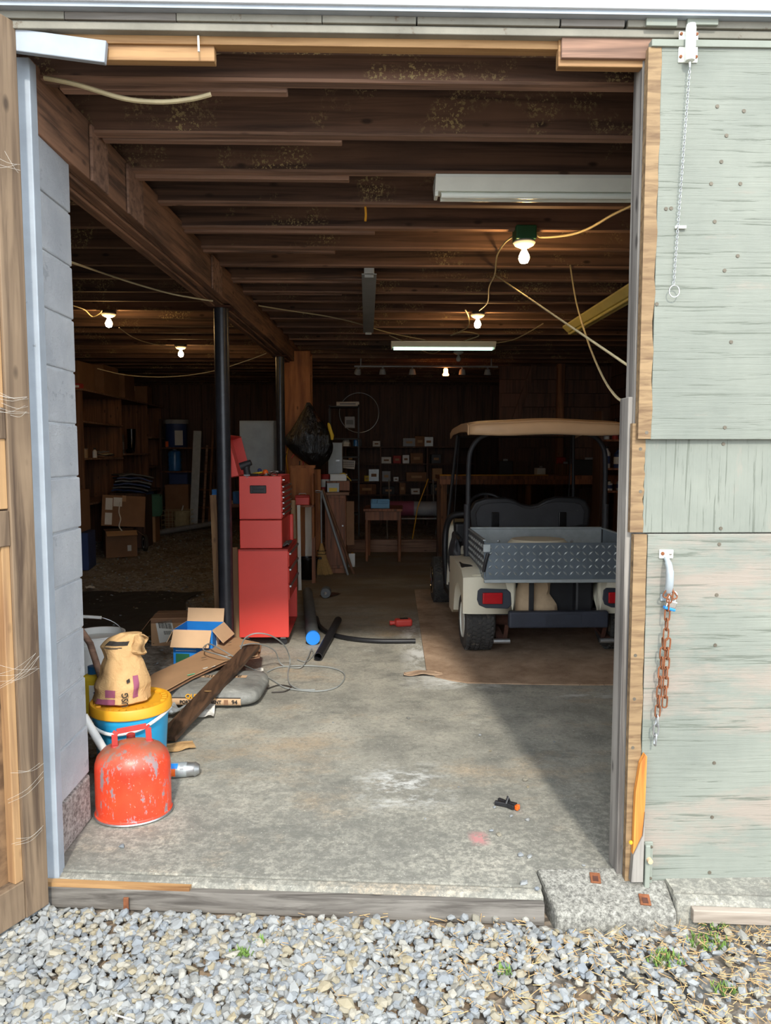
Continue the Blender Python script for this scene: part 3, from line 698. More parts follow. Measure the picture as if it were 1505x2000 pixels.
MB().extrude([(0, 0, 0), (.014, 0, .008), (.012, 0, .024), (-.002, 0, .016)], (0, .0015, 0)).build('diamond_mark', 'ink', sk, pt(R(294), .43, .008), (0, 0, R(16)))
lip = MB(); cx, cz = secs[7][0] + .055, secs[7][2] - .008
lip_secs = [(cx - .025, 0, .022, .03), (cx, -.004, .052, .045), (cx + .022, -.006, .050, .047), (cx + .036, -.004, .040, .036)]
vs = []; n = 22
for X, yy, rz, ry in lip_secs:
    for k in range(n):
        a = 2 * math.pi * k / n; w = 1 + .22 * mnoise.noise(Vector((math.cos(a) * 2, math.sin(a) * 2, X * 30)))
        vs.append((X + .01 * math.sin(3 * a), yy + ry * w * math.cos(a), cz - .02 + rz * w * math.sin(a)))
lip.add(vs, [(i * n + k, i * n + (k + 1) % n, (i + 1) * n + (k + 1) % n, (i + 1) * n + k) for i in range(3) for k in range(n)])
lip.build('open_mouth', 'kraft', sk, smooth=True, solid=.002)
# ---- white bucket
wbk = thing('plastic_bucket', 'white plastic bucket of dried grey plaster with raised wire bail', 'bucket', (-1.70, 4.62, 0))
MB().lathe([(0, .003), (.135, .003), (.14, .012), (.158, .30), (.166, .302), (.166, .325), (.161, .327), (.163, .362), (.168, .365), (.168, .372), (.156, .372), (.150, .332)], 40).build('body', 'white_plastic', wbk, smooth=True)
MB().lathe([(.152, .318), (.10, .326), (0, .322)], 30).build('dried_plaster', 'concrete_rough', wbk, smooth=True)
MB().tube(smooth_path([(.166, .0, .345), (.14, -.02, .42), (.06, -.05, .475), (-.06, -.05, .485)], 6), .0025, 6).build('wire_bail', 'steel', wbk)
MB().tube([(.045, -.05, .478), (-.07, -.05, .486)], .010, 10).build('bail_grip', 'white_plastic', wbk, smooth=True)
# ---- yellow jug, stick and white pipe squeezed behind the pier
jg = thing('detergent_jug', 'yellow jug with white and blue label behind the paper sack', 'jug', (-1.44, 3.92, 0), R(-6))
MB().box((0, 0, .16), (.16, .11, .32)).build('body', 'yellow', jg, bevel=.025, seg=3)
MB().lathe([(.03, 0), (.03, .04), (0, .042)], 16, c=(-.03, 0, .32)).build('cap', 'blue_jug', jg)
MB().box((.02, -.0565, .16), (.10, .003, .22)).build('label', 'paper', jg)
MB().box((.0, -.0585, .10), (.03, .002, .05)).build('label_picture', 'blue', jg)
for k in range(5): MB().box((.03, -.0585, .16 + k * .018), (.07, .002, .006)).build('label_text', 'blue_dark', jg)
tag(MB().tube([on_y(140, 1205, 4.0), on_y(176, 1257, 3.87), (-1.30, 3.80, .02)], .017, 10).build('broom_stick', 'joist_edge', smooth=True), 'brown wooden stick leaning behind the paper sack', 'stick')
tag(MB().tube([on_y(163, 1398, 3.18), on_y(215, 1485, 3.17)], .018, 14).build('plastic_pipe', 'white_plastic', smooth=True), 'short white plastic pipe leaning between pier and cyan bucket', 'pipe')
# ---- cement sack under the cardboard
cs = thing('cement_sack', 'full grey cement sack lying under the cardboard sheet and plank', 'cement sack', (-.925, 4.47, 0), R(-3))
def pil(u, v):
    a = 2 * math.pi * u; s_ = math.copysign(abs(math.cos(a)) ** .35, math.cos(a)); t_ = math.copysign(abs(math.sin(a)) ** .4, math.sin(a))
    b = math.pi * (v - .5); c = abs(math.cos(b)) ** .38; z = math.copysign(abs(math.sin(b)) ** .8, math.sin(b))
    w = .006 * mnoise.noise(Vector((s_ * 3, t_ * 3, z * 2 + 4)))
    return Vector((.30 * s_ * c + w, .235 * t_ * c + w, .062 + .058 * z + w * .6))
MB().grid(pil, 60, 22).build('sack_skin', 'sack', cs, smooth=True)
def skin_patch(x0, x1, z0, z1, off):
    def f(u, v):
        x = x0 + (x1 - x0) * u; z = z0 + (z1 - z0) * v; zz = (z - .062) / .058; c = max(0.0, 1 - abs(zz) ** 2.5) ** .19
        return Vector((x, -.235 * c - off, z))
    return MB().grid(f, 20, 6)
skin_patch(-.27, .20, .028, .072, .007).build('label_band', 'card_pale', cs)
skin_patch(-.27, .20, .072, .078, .0075).build('label_line', 'ink', cs)
lettering('lettering', 'QUIKRETE', .036, 'orange_ink' if 'orange_ink' in MT else 'bucket_lid', cs, (-.035, -.247, .085), (R(80), 0, 0), 1.05, .0012)
lettering('lettering', 'PORTLAND CEMENT', .026, 'ink', cs, (-.035, -.246, .051), (R(90), 0, 0), 1.0, .001)
lettering('lettering', '94', .034, 'ink', cs, (.165, -.246, .051), (R(90), 0, 0), 1.0, .001)
lettering('lettering', 'I/II', .026, 'ink', cs, (-.235, -.246, .051), (R(90), 0, 0), 1.0, .001)
MB().box((.115, -.2455, .05), (.024, .001, .03)).build('label_square', 'card_dark', cs)
MB().grid(lambda u, v: (-.12 + .30 * u, .0 + .05 * v, .1225), 6, 2).build('label_band', 'card_pale', cs)
lettering('lettering', 'QUIKRETE', .05, 'ink', cs, (.03, .025, .1232), (0, 0, 0), 1.0, .001)
# ---- flattened cardboard
cbp = [on_z(274, 1338, .085), on_z(300, 1316, .09), on_z(372, 1283, .10), on_z(446, 1243, .11), on_z(507, 1256, .16), on_z(503, 1281, .165), on_z(440, 1291, .165), on_z(372, 1322, .15), on_z(303, 1360, .135)]
cb = MB(); cb.add(cbp, [(0, 1, 7, 8), (1, 2, 6, 7), (2, 3, 4, 6), (4, 5, 6)])
cbo = thing('cardboard_sheet', 'flattened brown cardboard box lying across the cement sack', 'cardboard')
cb.build('upper_layer', 'card', cbo, solid=.006)
lo = MB(); lo.add([p + Vector((.012, .01, -.014)) for p in cbp], [(0, 1, 7, 8), (1, 2, 6, 7), (2, 3, 4, 6), (4, 5, 6)]); lo.build('lower_layer', 'card_dark', cbo, solid=.006)
def on_card(px, py): return on_z(px, py, .158)
for px, py, w, h_, m, nm in ((408, 1303, .075, .03, 'paper', 'sticker'), (373, 1317, .045, .02, 'mint', 'sticker'), (444, 1281, .035, .03, 'paper', 'sticker'), (398, 1284, .035, .012, 'ink', 'print'), (448, 1255, .025, .012, 'ink', 'print')):
    p = on_card(px, py); MB().box((0, 0, 0), (w, h_, .001)).build(nm, m, cbo, p, (R(-6), R(-6), R(28)))
# ---- plank
pl = thing('plank', 'dark weathered plank with a knot propped over the cement sack', 'plank')
A, B = Vector((-1.035, 3.72, .035)), Vector((-.765, 4.86, .215))
MB().bar(A, B, .105, .028).build('board', 'plank_wet', pl, bevel=.003)
q = A.lerp(B, .42) + Vector((0, -.003, .0165)); MB().lathe([(.022, 0), (.02, .0015), (0, .0015)], 14).build('knot', 'pale_wood', pl, q, (R(-9), 0, R(-13)))
# ---- blue carton with open flaps, brown parcel behind it
def carton(name, label, loc, rz, w, d, h, mat, inner, flaps, extra=None):
    t = thing(name, label, 'box', loc, rz)
    for nm, c, s_ in (('front_wall', (0, -d / 2, h / 2), (w, .005, h)), ('back_wall', (0, d / 2, h / 2), (w, .005, h)), ('side_wall', (-w / 2, 0, h / 2), (.005, d, h)), ('side_wall', (w / 2, 0, h / 2), (.005, d, h)), ('bottom', (0, 0, .003), (w, d, .005))):
        MB().box(c, s_).build(nm, mat, t)
    for side, ang, L in flaps:
        ln = {'f': w, 'b': w, 'l': d, 'r': d}[side]
        m = {'f': Matrix.Translation((0, -d / 2, h)), 'b': Matrix.Translation((0, d / 2, h)) @ Matrix.Rotation(math.pi, 4, 'Z'), 'l': Matrix.Translation((-w / 2, 0, h)) @ Matrix.Rotation(-math.pi / 2, 4, 'Z'), 'r': Matrix.Translation((w / 2, 0, h)) @ Matrix.Rotation(math.pi / 2, 4, 'Z')}[side]
        m = m @ Matrix.Rotation(ang, 4, 'X')
        MB().box((0, -L / 2, 0), (ln * .98, L, .004), None, m).build('flap', inner, t)
    return t
bb = carton('open_carton', 'bright blue carton with open brown cardboard flaps before the black post', (-1.225, 5.33, earth_z(5)), R(-7), .285, .27, .26, 'blue', 'card_pale', (('f', R(58), .13), ('b', R(-75), .10), ('l', R(62), .11), ('r', R(48), .12)))
MB().box((-.075, -.139, .05), (.10, .003, .075)).build('printed_picture', 'green', bb)
for k in range(4): MB().box((-.05, -.139, .11 + k * .02), (.15, .002, .004)).build('printed_line', 'paper', bb)
MB().box((.146, -.02, .13), (.003, .06, .2)).build('side_label', 'paper', bb)
bp = carton('parcel_box', 'taped brown parcel box with a white shipping label beside the blue carton', (-1.535, 5.90, earth_z(5)), R(4), .34, .28, .22, 'card', 'card_dark', (('f', R(-177), .13), ('b', R(-177), .13), ('l', R(52), .12)))
MB().box((-.06, -.1425, .115), (.125, .003, .165), (0, R(-9), 0)).build('shipping_label', 'paper', bp)
for k in range(11): MB().box((-.108 + k * .009, -.1445, .165 - k * .0008), (.004 if k % 3 else .006, .002, .045), (0, R(-9), 0)).build('barcode_bar', 'ink', bp)
for k in range(8): MB().box((-.07 + k * .009, -.1445, .105), (.004, .002, .03), (0, R(-9), 0)).build('barcode_bar', 'ink', bp)
MB().box((0, -.1425, .20), (.34, .003, .035)).build('tape', 'card_dark', bp)
# ---- grey cable tangle
cg = thing('cable_coil', 'loose coils of thin grey cable lying on the concrete by the plank', 'cable')
def floor_path(L, n=8): return smooth_path([on_z(a, b, z) for a, b, z in L], n)
MB().tube(floor_path([(455, 1282, .18), (420, 1262, .20), (405, 1258, .16), (398, 1270, .17), (440, 1283, .20), (500, 1310, .02), (535, 1330, .008), (560, 1344, .008), (615, 1350, .008), (655, 1343, .008), (672, 1326, .008), (668, 1312, .008), (640, 1303, .008), (590, 1300, .008), (545, 1303, .008), (522, 1312, .008)]), .0045, 6).build('cable_loop', 'cable_grey', cg, smooth=True)
MB().tube(floor_path([(470, 1267, .22), (478, 1247, .30), (500, 1237, .34), (530, 1242, .30), (556, 1262, .18), (566, 1290, .04), (562, 1315, .010), (566, 1335, .010), (585, 1346, .010), (615, 1347, .013)]), .0045, 6).build('cable_loop', 'cable_grey', cg, smooth=True)
MB().tube(floor_path([(468, 1262, .22), (500, 1257, .24), (535, 1270, .14), (550, 1298, .012), (585, 1304, .012), (600, 1285, .03), (608, 1268, .02), (612, 1278, .01), (598, 1292, .008), (580, 1288, .008)]), .004, 6).build('cable_loop', 'cable_grey', cg, smooth=True)
MB().tube(floor_path([(522, 1345, .008), (545, 1338, .008), (568, 1342, .008), (556, 1350, .008), (530, 1352, .008)]), .004, 6).build('cable_loop', 'cable_dark', cg, smooth=True)
# ---- scraps under the plank
def sheet_scrap(name, label, cat, px, py, w, d, mat, seed, lift=.02):
    c = on_z(px, py, .0)
    def f(u, v): return Vector(((u - .5) * w, (v - .5) * d, .004 + lift * (0.5 + .5 * mnoise.noise(Vector((u * 2.4 + seed, v * 2.4, seed))))))
    o = MB().grid(f, 8, 8).build(name, mat, None, c, (0, 0, seed), smooth=False, solid=.001); return tag(o, label, cat)
sheet_scrap('paper_scrap', 'torn tan paper scrap on the floor behind the fuel can', 'paper', 352, 1462, .14, .10, 'kraft', .4)
sheet_scrap('paper_scrap', 'crumpled white printed paper under the foot of the plank', 'paper', 398, 1398, .16, .12, 'paper', 1.7, .05)
sheet_scrap('plastic_wrapper', 'grey crumpled plastic wrapper between bucket and plank', 'wrapper', 338, 1400, .12, .14, 'galv', 2.6, .07)
sheet_scrap('paper_scrap', 'small white paper scrap behind the cement sack', 'paper', 497, 1314, .12, .09, 'paper', 3.3, .03)
# ---- black ground sheet in the earth bay
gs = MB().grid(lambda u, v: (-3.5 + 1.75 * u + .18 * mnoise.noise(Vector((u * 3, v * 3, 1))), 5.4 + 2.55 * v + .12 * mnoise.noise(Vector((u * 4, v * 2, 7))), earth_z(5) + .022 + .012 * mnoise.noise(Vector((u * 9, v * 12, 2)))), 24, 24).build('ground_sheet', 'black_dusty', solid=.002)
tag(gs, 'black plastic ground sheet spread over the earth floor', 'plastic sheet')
# ---- pipes, hose, bottle, clamp on the slab
pp = thing('drain_pipe', 'long grey plastic drain pipe with a bright blue end cap', 'pipe')
A, B = Vector((-.425, 5.70, .056)), Vector((-.62, 7.6, .056)); d = (B - A).normalized()
MB().tube([A, B], .052, 24).build('pipe_body', 'pvc_dark', pp, smooth=True)
MB().tube([A - d * .012, A + d * .02], .0555, 24).build('end_cap', 'blue_cap', pp, smooth=True)
sp_ = thing('black_pipe', 'short thick black plastic pipe lying over the curved hose', 'pipe')
A, B = on_z(621, 1283, .032), on_z(660, 1211, .075); d = (B - A).normalized(); n_ = 20
o = MB(); u_ = d.orthogonal().normalized(); w_ = d.cross(u_); vs = []
for q, r in ((A, .026), (A, .031), (B, .031), (B, .026)):
    vs += [q + (u_ * math.cos(2 * math.pi * k / n_) + w_ * math.sin(2 * math.pi * k / n_)) * r for k in range(n_)]
o.add(vs, [(((i) % 4) * n_ + k, ((i) % 4) * n_ + (k + 1) % n_, ((i + 1) % 4) * n_ + (k + 1) % n_, ((i + 1) % 4) * n_ + k) for i in range(4) for k in range(n_)])
o.build('pipe_wall', 'black', sp_, smooth=True)
tag(MB().tube(smooth_path([on_z(a, b, .021) for a, b in ((618, 1207), (622, 1220), (634, 1232), (655, 1241), (690, 1248), (740, 1252), (811, 1252))], 8), .0185, 12).build('curved_hose', 'black', smooth=True), 'thin black hose curving across the concrete floor', 'hose')
rb = thing('oil_bottle', 'red plastic oil bottle lying on its side on the concrete', 'bottle', tuple(on_z(784, 1223, 0)), R(8))
MB().box((.015, 0, .034), (.15, .085, .066)).build('body', 'red', rb, bevel=.02, seg=4)
MB().lathe([(.022, -.062), (.016, -.075), (.016, -.085)], 16, axis='x', c=(0, 0, .032)).build('neck', 'red', rb, smooth=True)
MB().lathe([(.0, -.108), (.02, -.106), (.021, -.082), (0, -.08)], 16, axis='x', c=(0, 0, .032)).build('cap', 'red', rb, smooth=True)
MB().box((.02, 0, .0675), (.07, .05, .002)).build('label', 'ink', rb)
cl = thing('spring_clamp', 'small black spring clamp with orange jaw tips on the concrete', 'clamp', tuple(on_z(992, 1577, 0)), R(-38))
for s_ in (-1, 1):
    MB().bar((-.055, s_ * .016, .012), (.0, s_ * .006, .014), .014, .018).build('handle', 'black', cl, bevel=.003)
    MB().bar((.0, s_ * .006, .014), (.034, s_ * .011, .014), .016, .02).build('jaw', 'black', cl, bevel=.003)
    MB().box((.042, s_ * .006, .013), (.016, .011, .018), (0, 0, s_ * .5)).build('jaw_tip', 'orange', cl, bevel=.002)
MB().tube([(-.004, -.012, .02), (-.002, 0, .045), (0, .012, .02)], .006, 8).build('spring', 'black', cl)
for i, (px, py, r) in enumerate(((1025, 1525, .013), (1030, 1538, .008), (965, 1578, .010), (998, 1595, .010), (1030, 1603, .011), (960, 1624, .011), (974, 1632, .012), (1016, 1672, .013), (1034, 1675, .012), (797, 1404, .013), (937, 1437, .011), (957, 1468, .009), (1082, 1450, .009), (895, 1538, .007), (238, 1655, .012), (1022, 1727, .014), (1048, 1738, .013), (650, 1412, .006), (830, 1600, .006), (1140, 1692, .008))):
    p = on_z(px, py, 0); o = bpy.data.objects.new('stray_stone', protos[i % 14]); COL.objects.link(o); o.location = (p.x, p.y, r * .42); o.scale = (r, r, r); o.rotation_euler = (0, 0, i * 1.3)
    tag(o, 'pale stone chip lying loose on the concrete slab', 'stone', 'stone chips on the slab')
# ---- matting under the cart
mt = thing('floor_mat', 'brown carpet matting under the golf cart with a torn front corner', 'mat')
edge = [on_z(832, 1308, .004)] + [on_z(x, y, .004) for x, y in ((850, 1322), (880, 1329), (912, 1334), (960, 1335), (1040, 1337), (1120, 1338), (1205, 1338))]
mb = MB(); mb.extrude([Vector((.52, 8.0, .0015))] + [Vector((p.x, p.y, .0015)) for p in edge] + [Vector((2.5, 4.6, .0015)), Vector((2.5, 8.0, .0015))], (0, 0, .007))
mb.build('mat_sheet', 'carpet', mt)
c = on_z(828, 1318, 0)
MB().grid(lambda u, v: Vector((-.14 + .26 * u, -.05 + .10 * v * (.4 + .6 * math.sin(math.pi * u)), .006 + .022 * (.5 + .5 * mnoise.noise(Vector((u * 3, v * 2, 9)))))), 14, 8).build('torn_corner', 'carpet', mt, c, solid=.004)
ka = thing('round_canister', 'dull steel canister lying end on near the drain pipe', 'canister', tuple(on_z(636, 1157, .055)), 0)
MB().lathe([(0, -.05), (.05, -.05), (.055, -.04), (.055, .06), (0, .065)], 26, axis='y').build('shell', 'pvc_dark', ka, smooth=True)
MB().lathe([(0, -.056), (.016, -.056), (.018, -.05), (.018, -.045)], 16, axis='y').build('cap', 'chrome', ka)
sheet_scrap('rag', 'dark reddish rag lying flat beside the drain pipe', 'rag', 645, 1164, .24, .10, 'rust_dark', 4.1, .02)

# ================================================================== TOOL CHEST (drawers face +x, plain end towards the door)
TC = thing('tool_chest', 'tall red rolling tool chest with its lid open and drawers to the side', 'tool chest', (-.80, 5.66, 0))
W, D = .385, .70       # x size, y size
def shell(x0, x1, y0, y1, z0, z1, nm, mat='red', bev=.006): return MB().span((x0, y0, z0), (x1, y1, z1)).build(nm, mat, TC, bevel=bev)
# roller cabinet: end panels, back, top, bottom, so that the lower bay stays open
x0, x1 = -W / 2, W / 2
shell(x0, x1, 0, .02, .07, .755, 'end_panel'); shell(x0, x1, D - .02, D, .07, .755, 'end_panel')
shell(x0, x0 + .015, .02, D - .02, .07, .755, 'back_panel'); shell(x0, x1, 0, D, .742, .762, 'cabinet_top', 'red_dark')
shell(x0, x1, .02, D - .02, .07, .085, 'cabinet_bottom', 'red_dark'); shell(x0, x1 - .01, .02, D - .02, .34, .352, 'divider', 'red_dark', .002)
for k, (za, zb) in enumerate(((.36, .48), (.49, .61), (.62, .735))):
    dr = MB().span((x1 - .30, .03, za), (x1 + .004, D - .03, zb)).build('drawer', 'red', TC, bevel=.003)
    MB().span((x1 + .004, .03, zb - .022), (x1 + .020, D - .03, zb - .006)).build('pull', 'steel', dr, bevel=.003)
for sx in (x0 + .05, x1 - .05):
    for sy in (.06, D - .06):
        c = MB().lathe([(0, -.014), (.032, -.014), (.034, 0), (.032, .014), (0, .014)], 18, c=(sx, sy, .034), axis='y').build('caster', 'black', TC, smooth=True)
        MB().span((sx - .02, sy - .018, .05), (sx + .02, sy + .018, .07)).build('caster_fork', 'steel', c)
# middle box and top chest
a0, a1 = x0 + .012, x1 - .047; y0_, y1_ = .02, D - .08
shell(a0, a1, y0_, y1_, .765, .985, 'middle_box'); shell(a1, a1 + .03, y1_ - .05, y1_, .765, .985, 'middle_box_flange')
shell(a0, a1, y0_, y0_ + .012, .992, 1.325, 'top_end_panel'); shell(a0, a1, y1_ - .012, y1_, .992, 1.325, 'top_end_panel')
shell(a0, a0 + .01, y0_, y1_, .992, 1.325, 'top_back_panel'); shell(a0, a1, y0_, y1_, .99, 1.0, 'top_bottom', 'red_dark')
shell(a0 + .01, a1 - .006, y0_ + .012, y1_ - .012, 1.255, 1.262, 'top_tray', 'red_dark', .001)
shell(a1 - .01, a1 + .002, y0_ + .012, y1_ - .012, 1.262, 1.325, 'top_front_lip')
for k in range(6):
    za = 1.004 + k * .042
    dr = MB().span((a1 - .22, y0_ + .02, za), (a1 + .004, y1_ - .02, za + .036)).build('drawer', 'red', TC, bevel=.002)
    MB().span((a1 + .004, y0_ + .02, za + .022), (a1 + .018, y1_ - .02, za + .033)).build('pull', 'steel', dr, bevel=.002)
MB().lathe([(.014, 0), (.014, .012), (0, .013)], 14, axis='x', c=(a1 + .002, y0_ + .10, 1.29)).build('lock', 'chrome', TC)
hd = MB().box((.0 + a0 + .147, y0_ - .004, 1.222), (.125, .012, .062)).build('side_handle', 'black', TC, bevel=.005)
MB().box((a0 + .147, y0_ - .012, 1.212), (.085, .010, .022)).build('grip', 'black_dusty', hd, bevel=.004)
MB().box((a0 + .147, y0_ - .011, 1.238), (.092, .004, .016)).build('recess', 'black_gloss', hd)
# open lid: a shallow tray hinged on the -x side
lid = bpy.data.objects.new('lid', None); COL.objects.link(lid); lid.parent = TC; lid.location = (a0, y0_, 1.325); lid.rotation_euler = (0, R(-14), 0)
Ll, Hh = .325, .085
for nm, p, q in (('lid_skin', (-Hh, 0, 0), (-Hh + .008, y1_ - y0_, Ll)), ('lid_end', (-Hh, 0, 0), (0, .008, Ll)), ('lid_end', (-Hh, y1_ - y0_ - .008, 0), (0, y1_ - y0_, Ll)), ('lid_rim', (-Hh, 0, Ll - .008), (0, y1_ - y0_, Ll)), ('lid_rim', (-Hh, 0, 0), (0, y1_ - y0_, .008))):
    MB().span(p, q).build(nm, 'red', lid, bevel=.002)
# tools heaped in the open top
cx_, cy_ = -.80 + (a0 + a1) / 2, 5.66
GT = 'tools heaped in the open chest'
def tool(name, label, cat, mb, mat, loc, rot=(0, 0, 0), smooth=True): o = mb.build(name, mat, None, loc, rot, smooth=smooth); return tag(o, label, cat, GT)
tool('rubber_ball', 'orange ball on top of the tools in the chest', 'ball', MB().lathe([(0, -.022)] + [(.022 * math.cos(R(a)), .022 * math.sin(R(a))) for a in range(-75, 90, 15)] + [(0, .022)], 18), 'orange', (cx_ + .03, cy_ + .10, 1.352))
tool('rubber_ball', 'dark blue ball behind the orange one in the chest', 'ball', MB().lathe([(0, -.018)] + [(.018 * math.cos(R(a)), .018 * math.sin(R(a))) for a in range(-75, 90, 15)] + [(0, .018)], 18), 'blue_dark', (cx_ - .035, cy_ + .24, 1.362))
tool('drill', 'dark power drill leaning on the open chest lid', 'drill', MB().tube([(0, 0, -.08), (0, .01, .03), (.01, .01, .07)], [.028, .026, .03], 12).tube([(-.04, 0, .06), (.05, 0, .075)], [.03, .022], 14), 'black_dusty', (cx_ - .115, cy_ + .12, 1.345), (0, R(-12), 0))
tool('pliers', 'yellow handled pliers lying across the chest tools', 'pliers', MB().tube([(-.06, .012, 0), (0, 0, .01), (.05, -.008, .012)], [.007, .008, .004], 8).tube([(-.06, -.014, 0), (0, 0, .01), (.05, .006, .012)], [.007, .008, .004], 8), 'yellow', (cx_ - .015, cy_ + .14, 1.338), (0, 0, .5))
tool('ring_spanner', 'bright steel ring at the near edge of the chest tools', 'ring', MB().tube([(.026 * math.cos(t), .012 * math.sin(t), .020 * math.sin(t)) for t in [2 * math.pi * k / 20 for k in range(20)]], .004, 8, True), 'chrome', (cx_ + .10, cy_ + .07, 1.335))
for k, (dx, dy, L, m) in enumerate(((-.06, .06, .07, 'steel'), (0, .05, .09, 'black'), (.05, .16, .08, 'steel'), (-.03, .33, .12, 'red_dark'), (.06, .38, .1, 'black'), (.02, .27, .09, 'steel'))):
    tool('hand_tool', ('short steel socket bar nearest the chest lid', 'black handled screwdriver at the front of the chest tools', 'steel spanner below the orange ball', 'red handled file deep in the chest', 'black ratchet at the far end of the chest', 'steel chisel in the middle of the chest')[k], 'hand tool', MB().tube([(-L, 0, 0), (-L * .3, 0, .004), (-L * .25, 0, .004), (L, 0, .006)], [.010, .011, .005, .004], 10), m, (cx_ + dx, cy_ + dy, 1.322 + .004 * k), (0, R(6), R(40 * k)))
for k in range(7):
    tool('socket', ('steel socket loose in the chest tray',)[0], 'socket', MB().lathe([(0, 0), (.011, 0), (.012, .002), (.012, .022), (.008, .022), (.008, .01), (0, .01)], 14), 'chrome' if k % 2 else 'steel', (cx_ - .10 + .035 * k, cy_ + .04 + .012 * (k % 3), 1.318), (R(70), 0, R(50 * k)))
rgc = thing('work_rag', 'grey work rag lying on the red roller cabinet', 'rag', (-.66, 5.80, .766))
MB().grid(lambda u, v: (-.02 + .075 * u, -.10 + .30 * v, .006 + .035 * (.5 + .5 * mnoise.noise(Vector((u * 3, v * 4, 6))))), 10, 16).build('cloth', 'pvc_dark', rgc, solid=.003)
# boards leaning between post and chest
tag(MB().bar((-1.175, 5.80, .0), (-1.215, 5.86, 1.17), .05, .02, (0, 1, 0)).build('wood_batten', 'pale_wood_z', bevel=.002), 'tall pale batten standing behind the black post', 'batten')
tag(MB().bar((-1.03, 5.83, 0), (-1.08, 5.96, .74), .07, .03, (0, 1, 0)).build('cardboard_tube', 'card', bevel=.01), 'cardboard tube standing between black post and tool chest', 'tube')
sb = thing('side_bench', 'low wooden stand with plywood face behind the tool chest', 'stand', (-1.07, 6.55, 0))
MB().span((-.30, 0, 1.02), (.22, .5, 1.05)).build('top', 'joist_edge', sb); MB().span((-.30, .02, 0), (-.25, .07, 1.02)).build('leg', 'shelf_wood', sb); MB().span((.17, .02, 0), (.22, .07, 1.02)).build('leg', 'shelf_wood', sb)
MB().span((-.30, .43, 0), (-.25, .48, 1.02)).build('leg', 'shelf_wood', sb); MB().span((.17, .43, 0), (.22, .48, 1.02)).build('leg', 'shelf_wood', sb); MB().span((-.02, -.01, .7), (.13, .01, 1.02)).build('face_board', 'card', sb); MB().span((-.3, .0, .62), (.22, .5, .64)).build('shelf', 'black_dusty', sb)
bx = thing('blue_packet', 'small blue printed packet on the stand left of the black post', 'packet', (-1.33, 6.58, 1.05)); MB().box((0, 0, .065), (.075, .08, .13)).build('carton', 'blue', bx, bevel=.003); MB().box((0, -.041, .03), (.06, .002, .02)).build('print', 'paper', bx)
bx = thing('blue_packet', 'blue packet with papers on the stand behind the black post', 'packet', (-1.12, 6.62, 1.05)); MB().box((0, 0, .055), (.14, .1, .11)).build('carton', 'blue_jug', bx, bevel=.003); MB().box((.06, -.03, .09), (.12, .1, .02), (0, .3, .3)).build('paper_pad', 'paper', bx)
# ================================================================== MIDDLE OF THE GARAGE
lk = thing('steel_locker', 'tall grey steel locker behind the open tool chest', 'locker', (-1.31, 9.0, .03))
MB().span((-.225, 0, 0), (.225, .42, 1.86)).build('body', 'grey_metal', lk, bevel=.004)
dr = MB().span((-.215, -.012, .04), (.185, 0, 1.84)).build('door', 'grey_metal', lk, bevel=.003); MB().box((.15, -.02, 1.0), (.02, .016, .09)).build('handle', 'steel', dr)
MB().span((.19, -.014, 0), (.225, 0, 1.86)).build('edge_post', 'pvc_dark', lk)
# plywood wall shelf fixed on the boxed column, with what stands in it
ws = thing('plywood_shelf', 'orange plywood open shelf box fixed before the boxed column', 'shelf', (-.735, 8.25, 0))
MB().span((-.14, .25, .92), (.13, .27, 1.33)).build('back_board', 'ply_orange', ws); MB().span((-.15, -.05, .90), (.14, .27, .92)).build('shelf_board', 'bench_wood', ws); MB().span((.125, .0, .55), (.14, .27, 1.27)).build('side_board', 'ply_orange', ws)
MB().span((-.15, .25, 1.33), (.14, .40, 1.36)).build('top_board', 'ply_orange', ws); MB().span((.10, .20, 0), (.14, .27, .9)).build('leg', 'bench_wood', ws); MB().span((-.15, .20, 0), (-.11, .27, .9)).build('leg', 'bench_wood', ws)
rt = thing('small_toolbox', 'small red tin toolbox on the plywood shelf', 'toolbox', (-.72, 8.28, .92)); MB().box((0, 0, .045), (.16, .1, .09)).build('base', 'red', rt, bevel=.008); MB().box((0, 0, .10), (.164, .104, .022)).build('lid', 'red_dark', rt, bevel=.008); MB().tube([(-.04, 0, .112), (-.035, 0, .13), (.035, 0, .13), (.04, 0, .112)], .004, 6).build('handle', 'steel', rt)
tag(MB().tube([(-.80, 8.10, 0), (-.815, 8.17, .98)], .028, 14).build('carpet_tube', 'cloth_tan', smooth=True), 'cream cardboard roll standing behind the tool chest', 'roll')
tag(MB().bar((-.735, 8.02, 0), (-.75, 8.12, .93), .035, .02, (0, 1, 0)).build('white_board', 'white_plastic', bevel=.002), 'narrow white board standing beside the cream roll', 'board')
tag(MB().bar((-.70, 8.92, .0), (-.70, 8.955, .93), .10, .018, (0, 1, 0)).build('white_board', 'white_plastic', bevel=.002), 'wide white board standing under the plywood shelf', 'board')
bn = thing('plastic_tub', 'black plastic tub on the floor before the white boards', 'tub', (-.71, 8.74, 0), R(5)); MB().lathe([(0, .004), (.10, .004), (.105, .01), (.125, .24), (.14, .243), (.14, .26), (.122, .262), (.10, .03), (0, .03)], 24, sy=.8).build('body', 'black_gloss', bn, smooth=True); MB().box((.15, 0, .25), (.04, .09, .02)).build('handle', 'black', bn, bevel=.005)
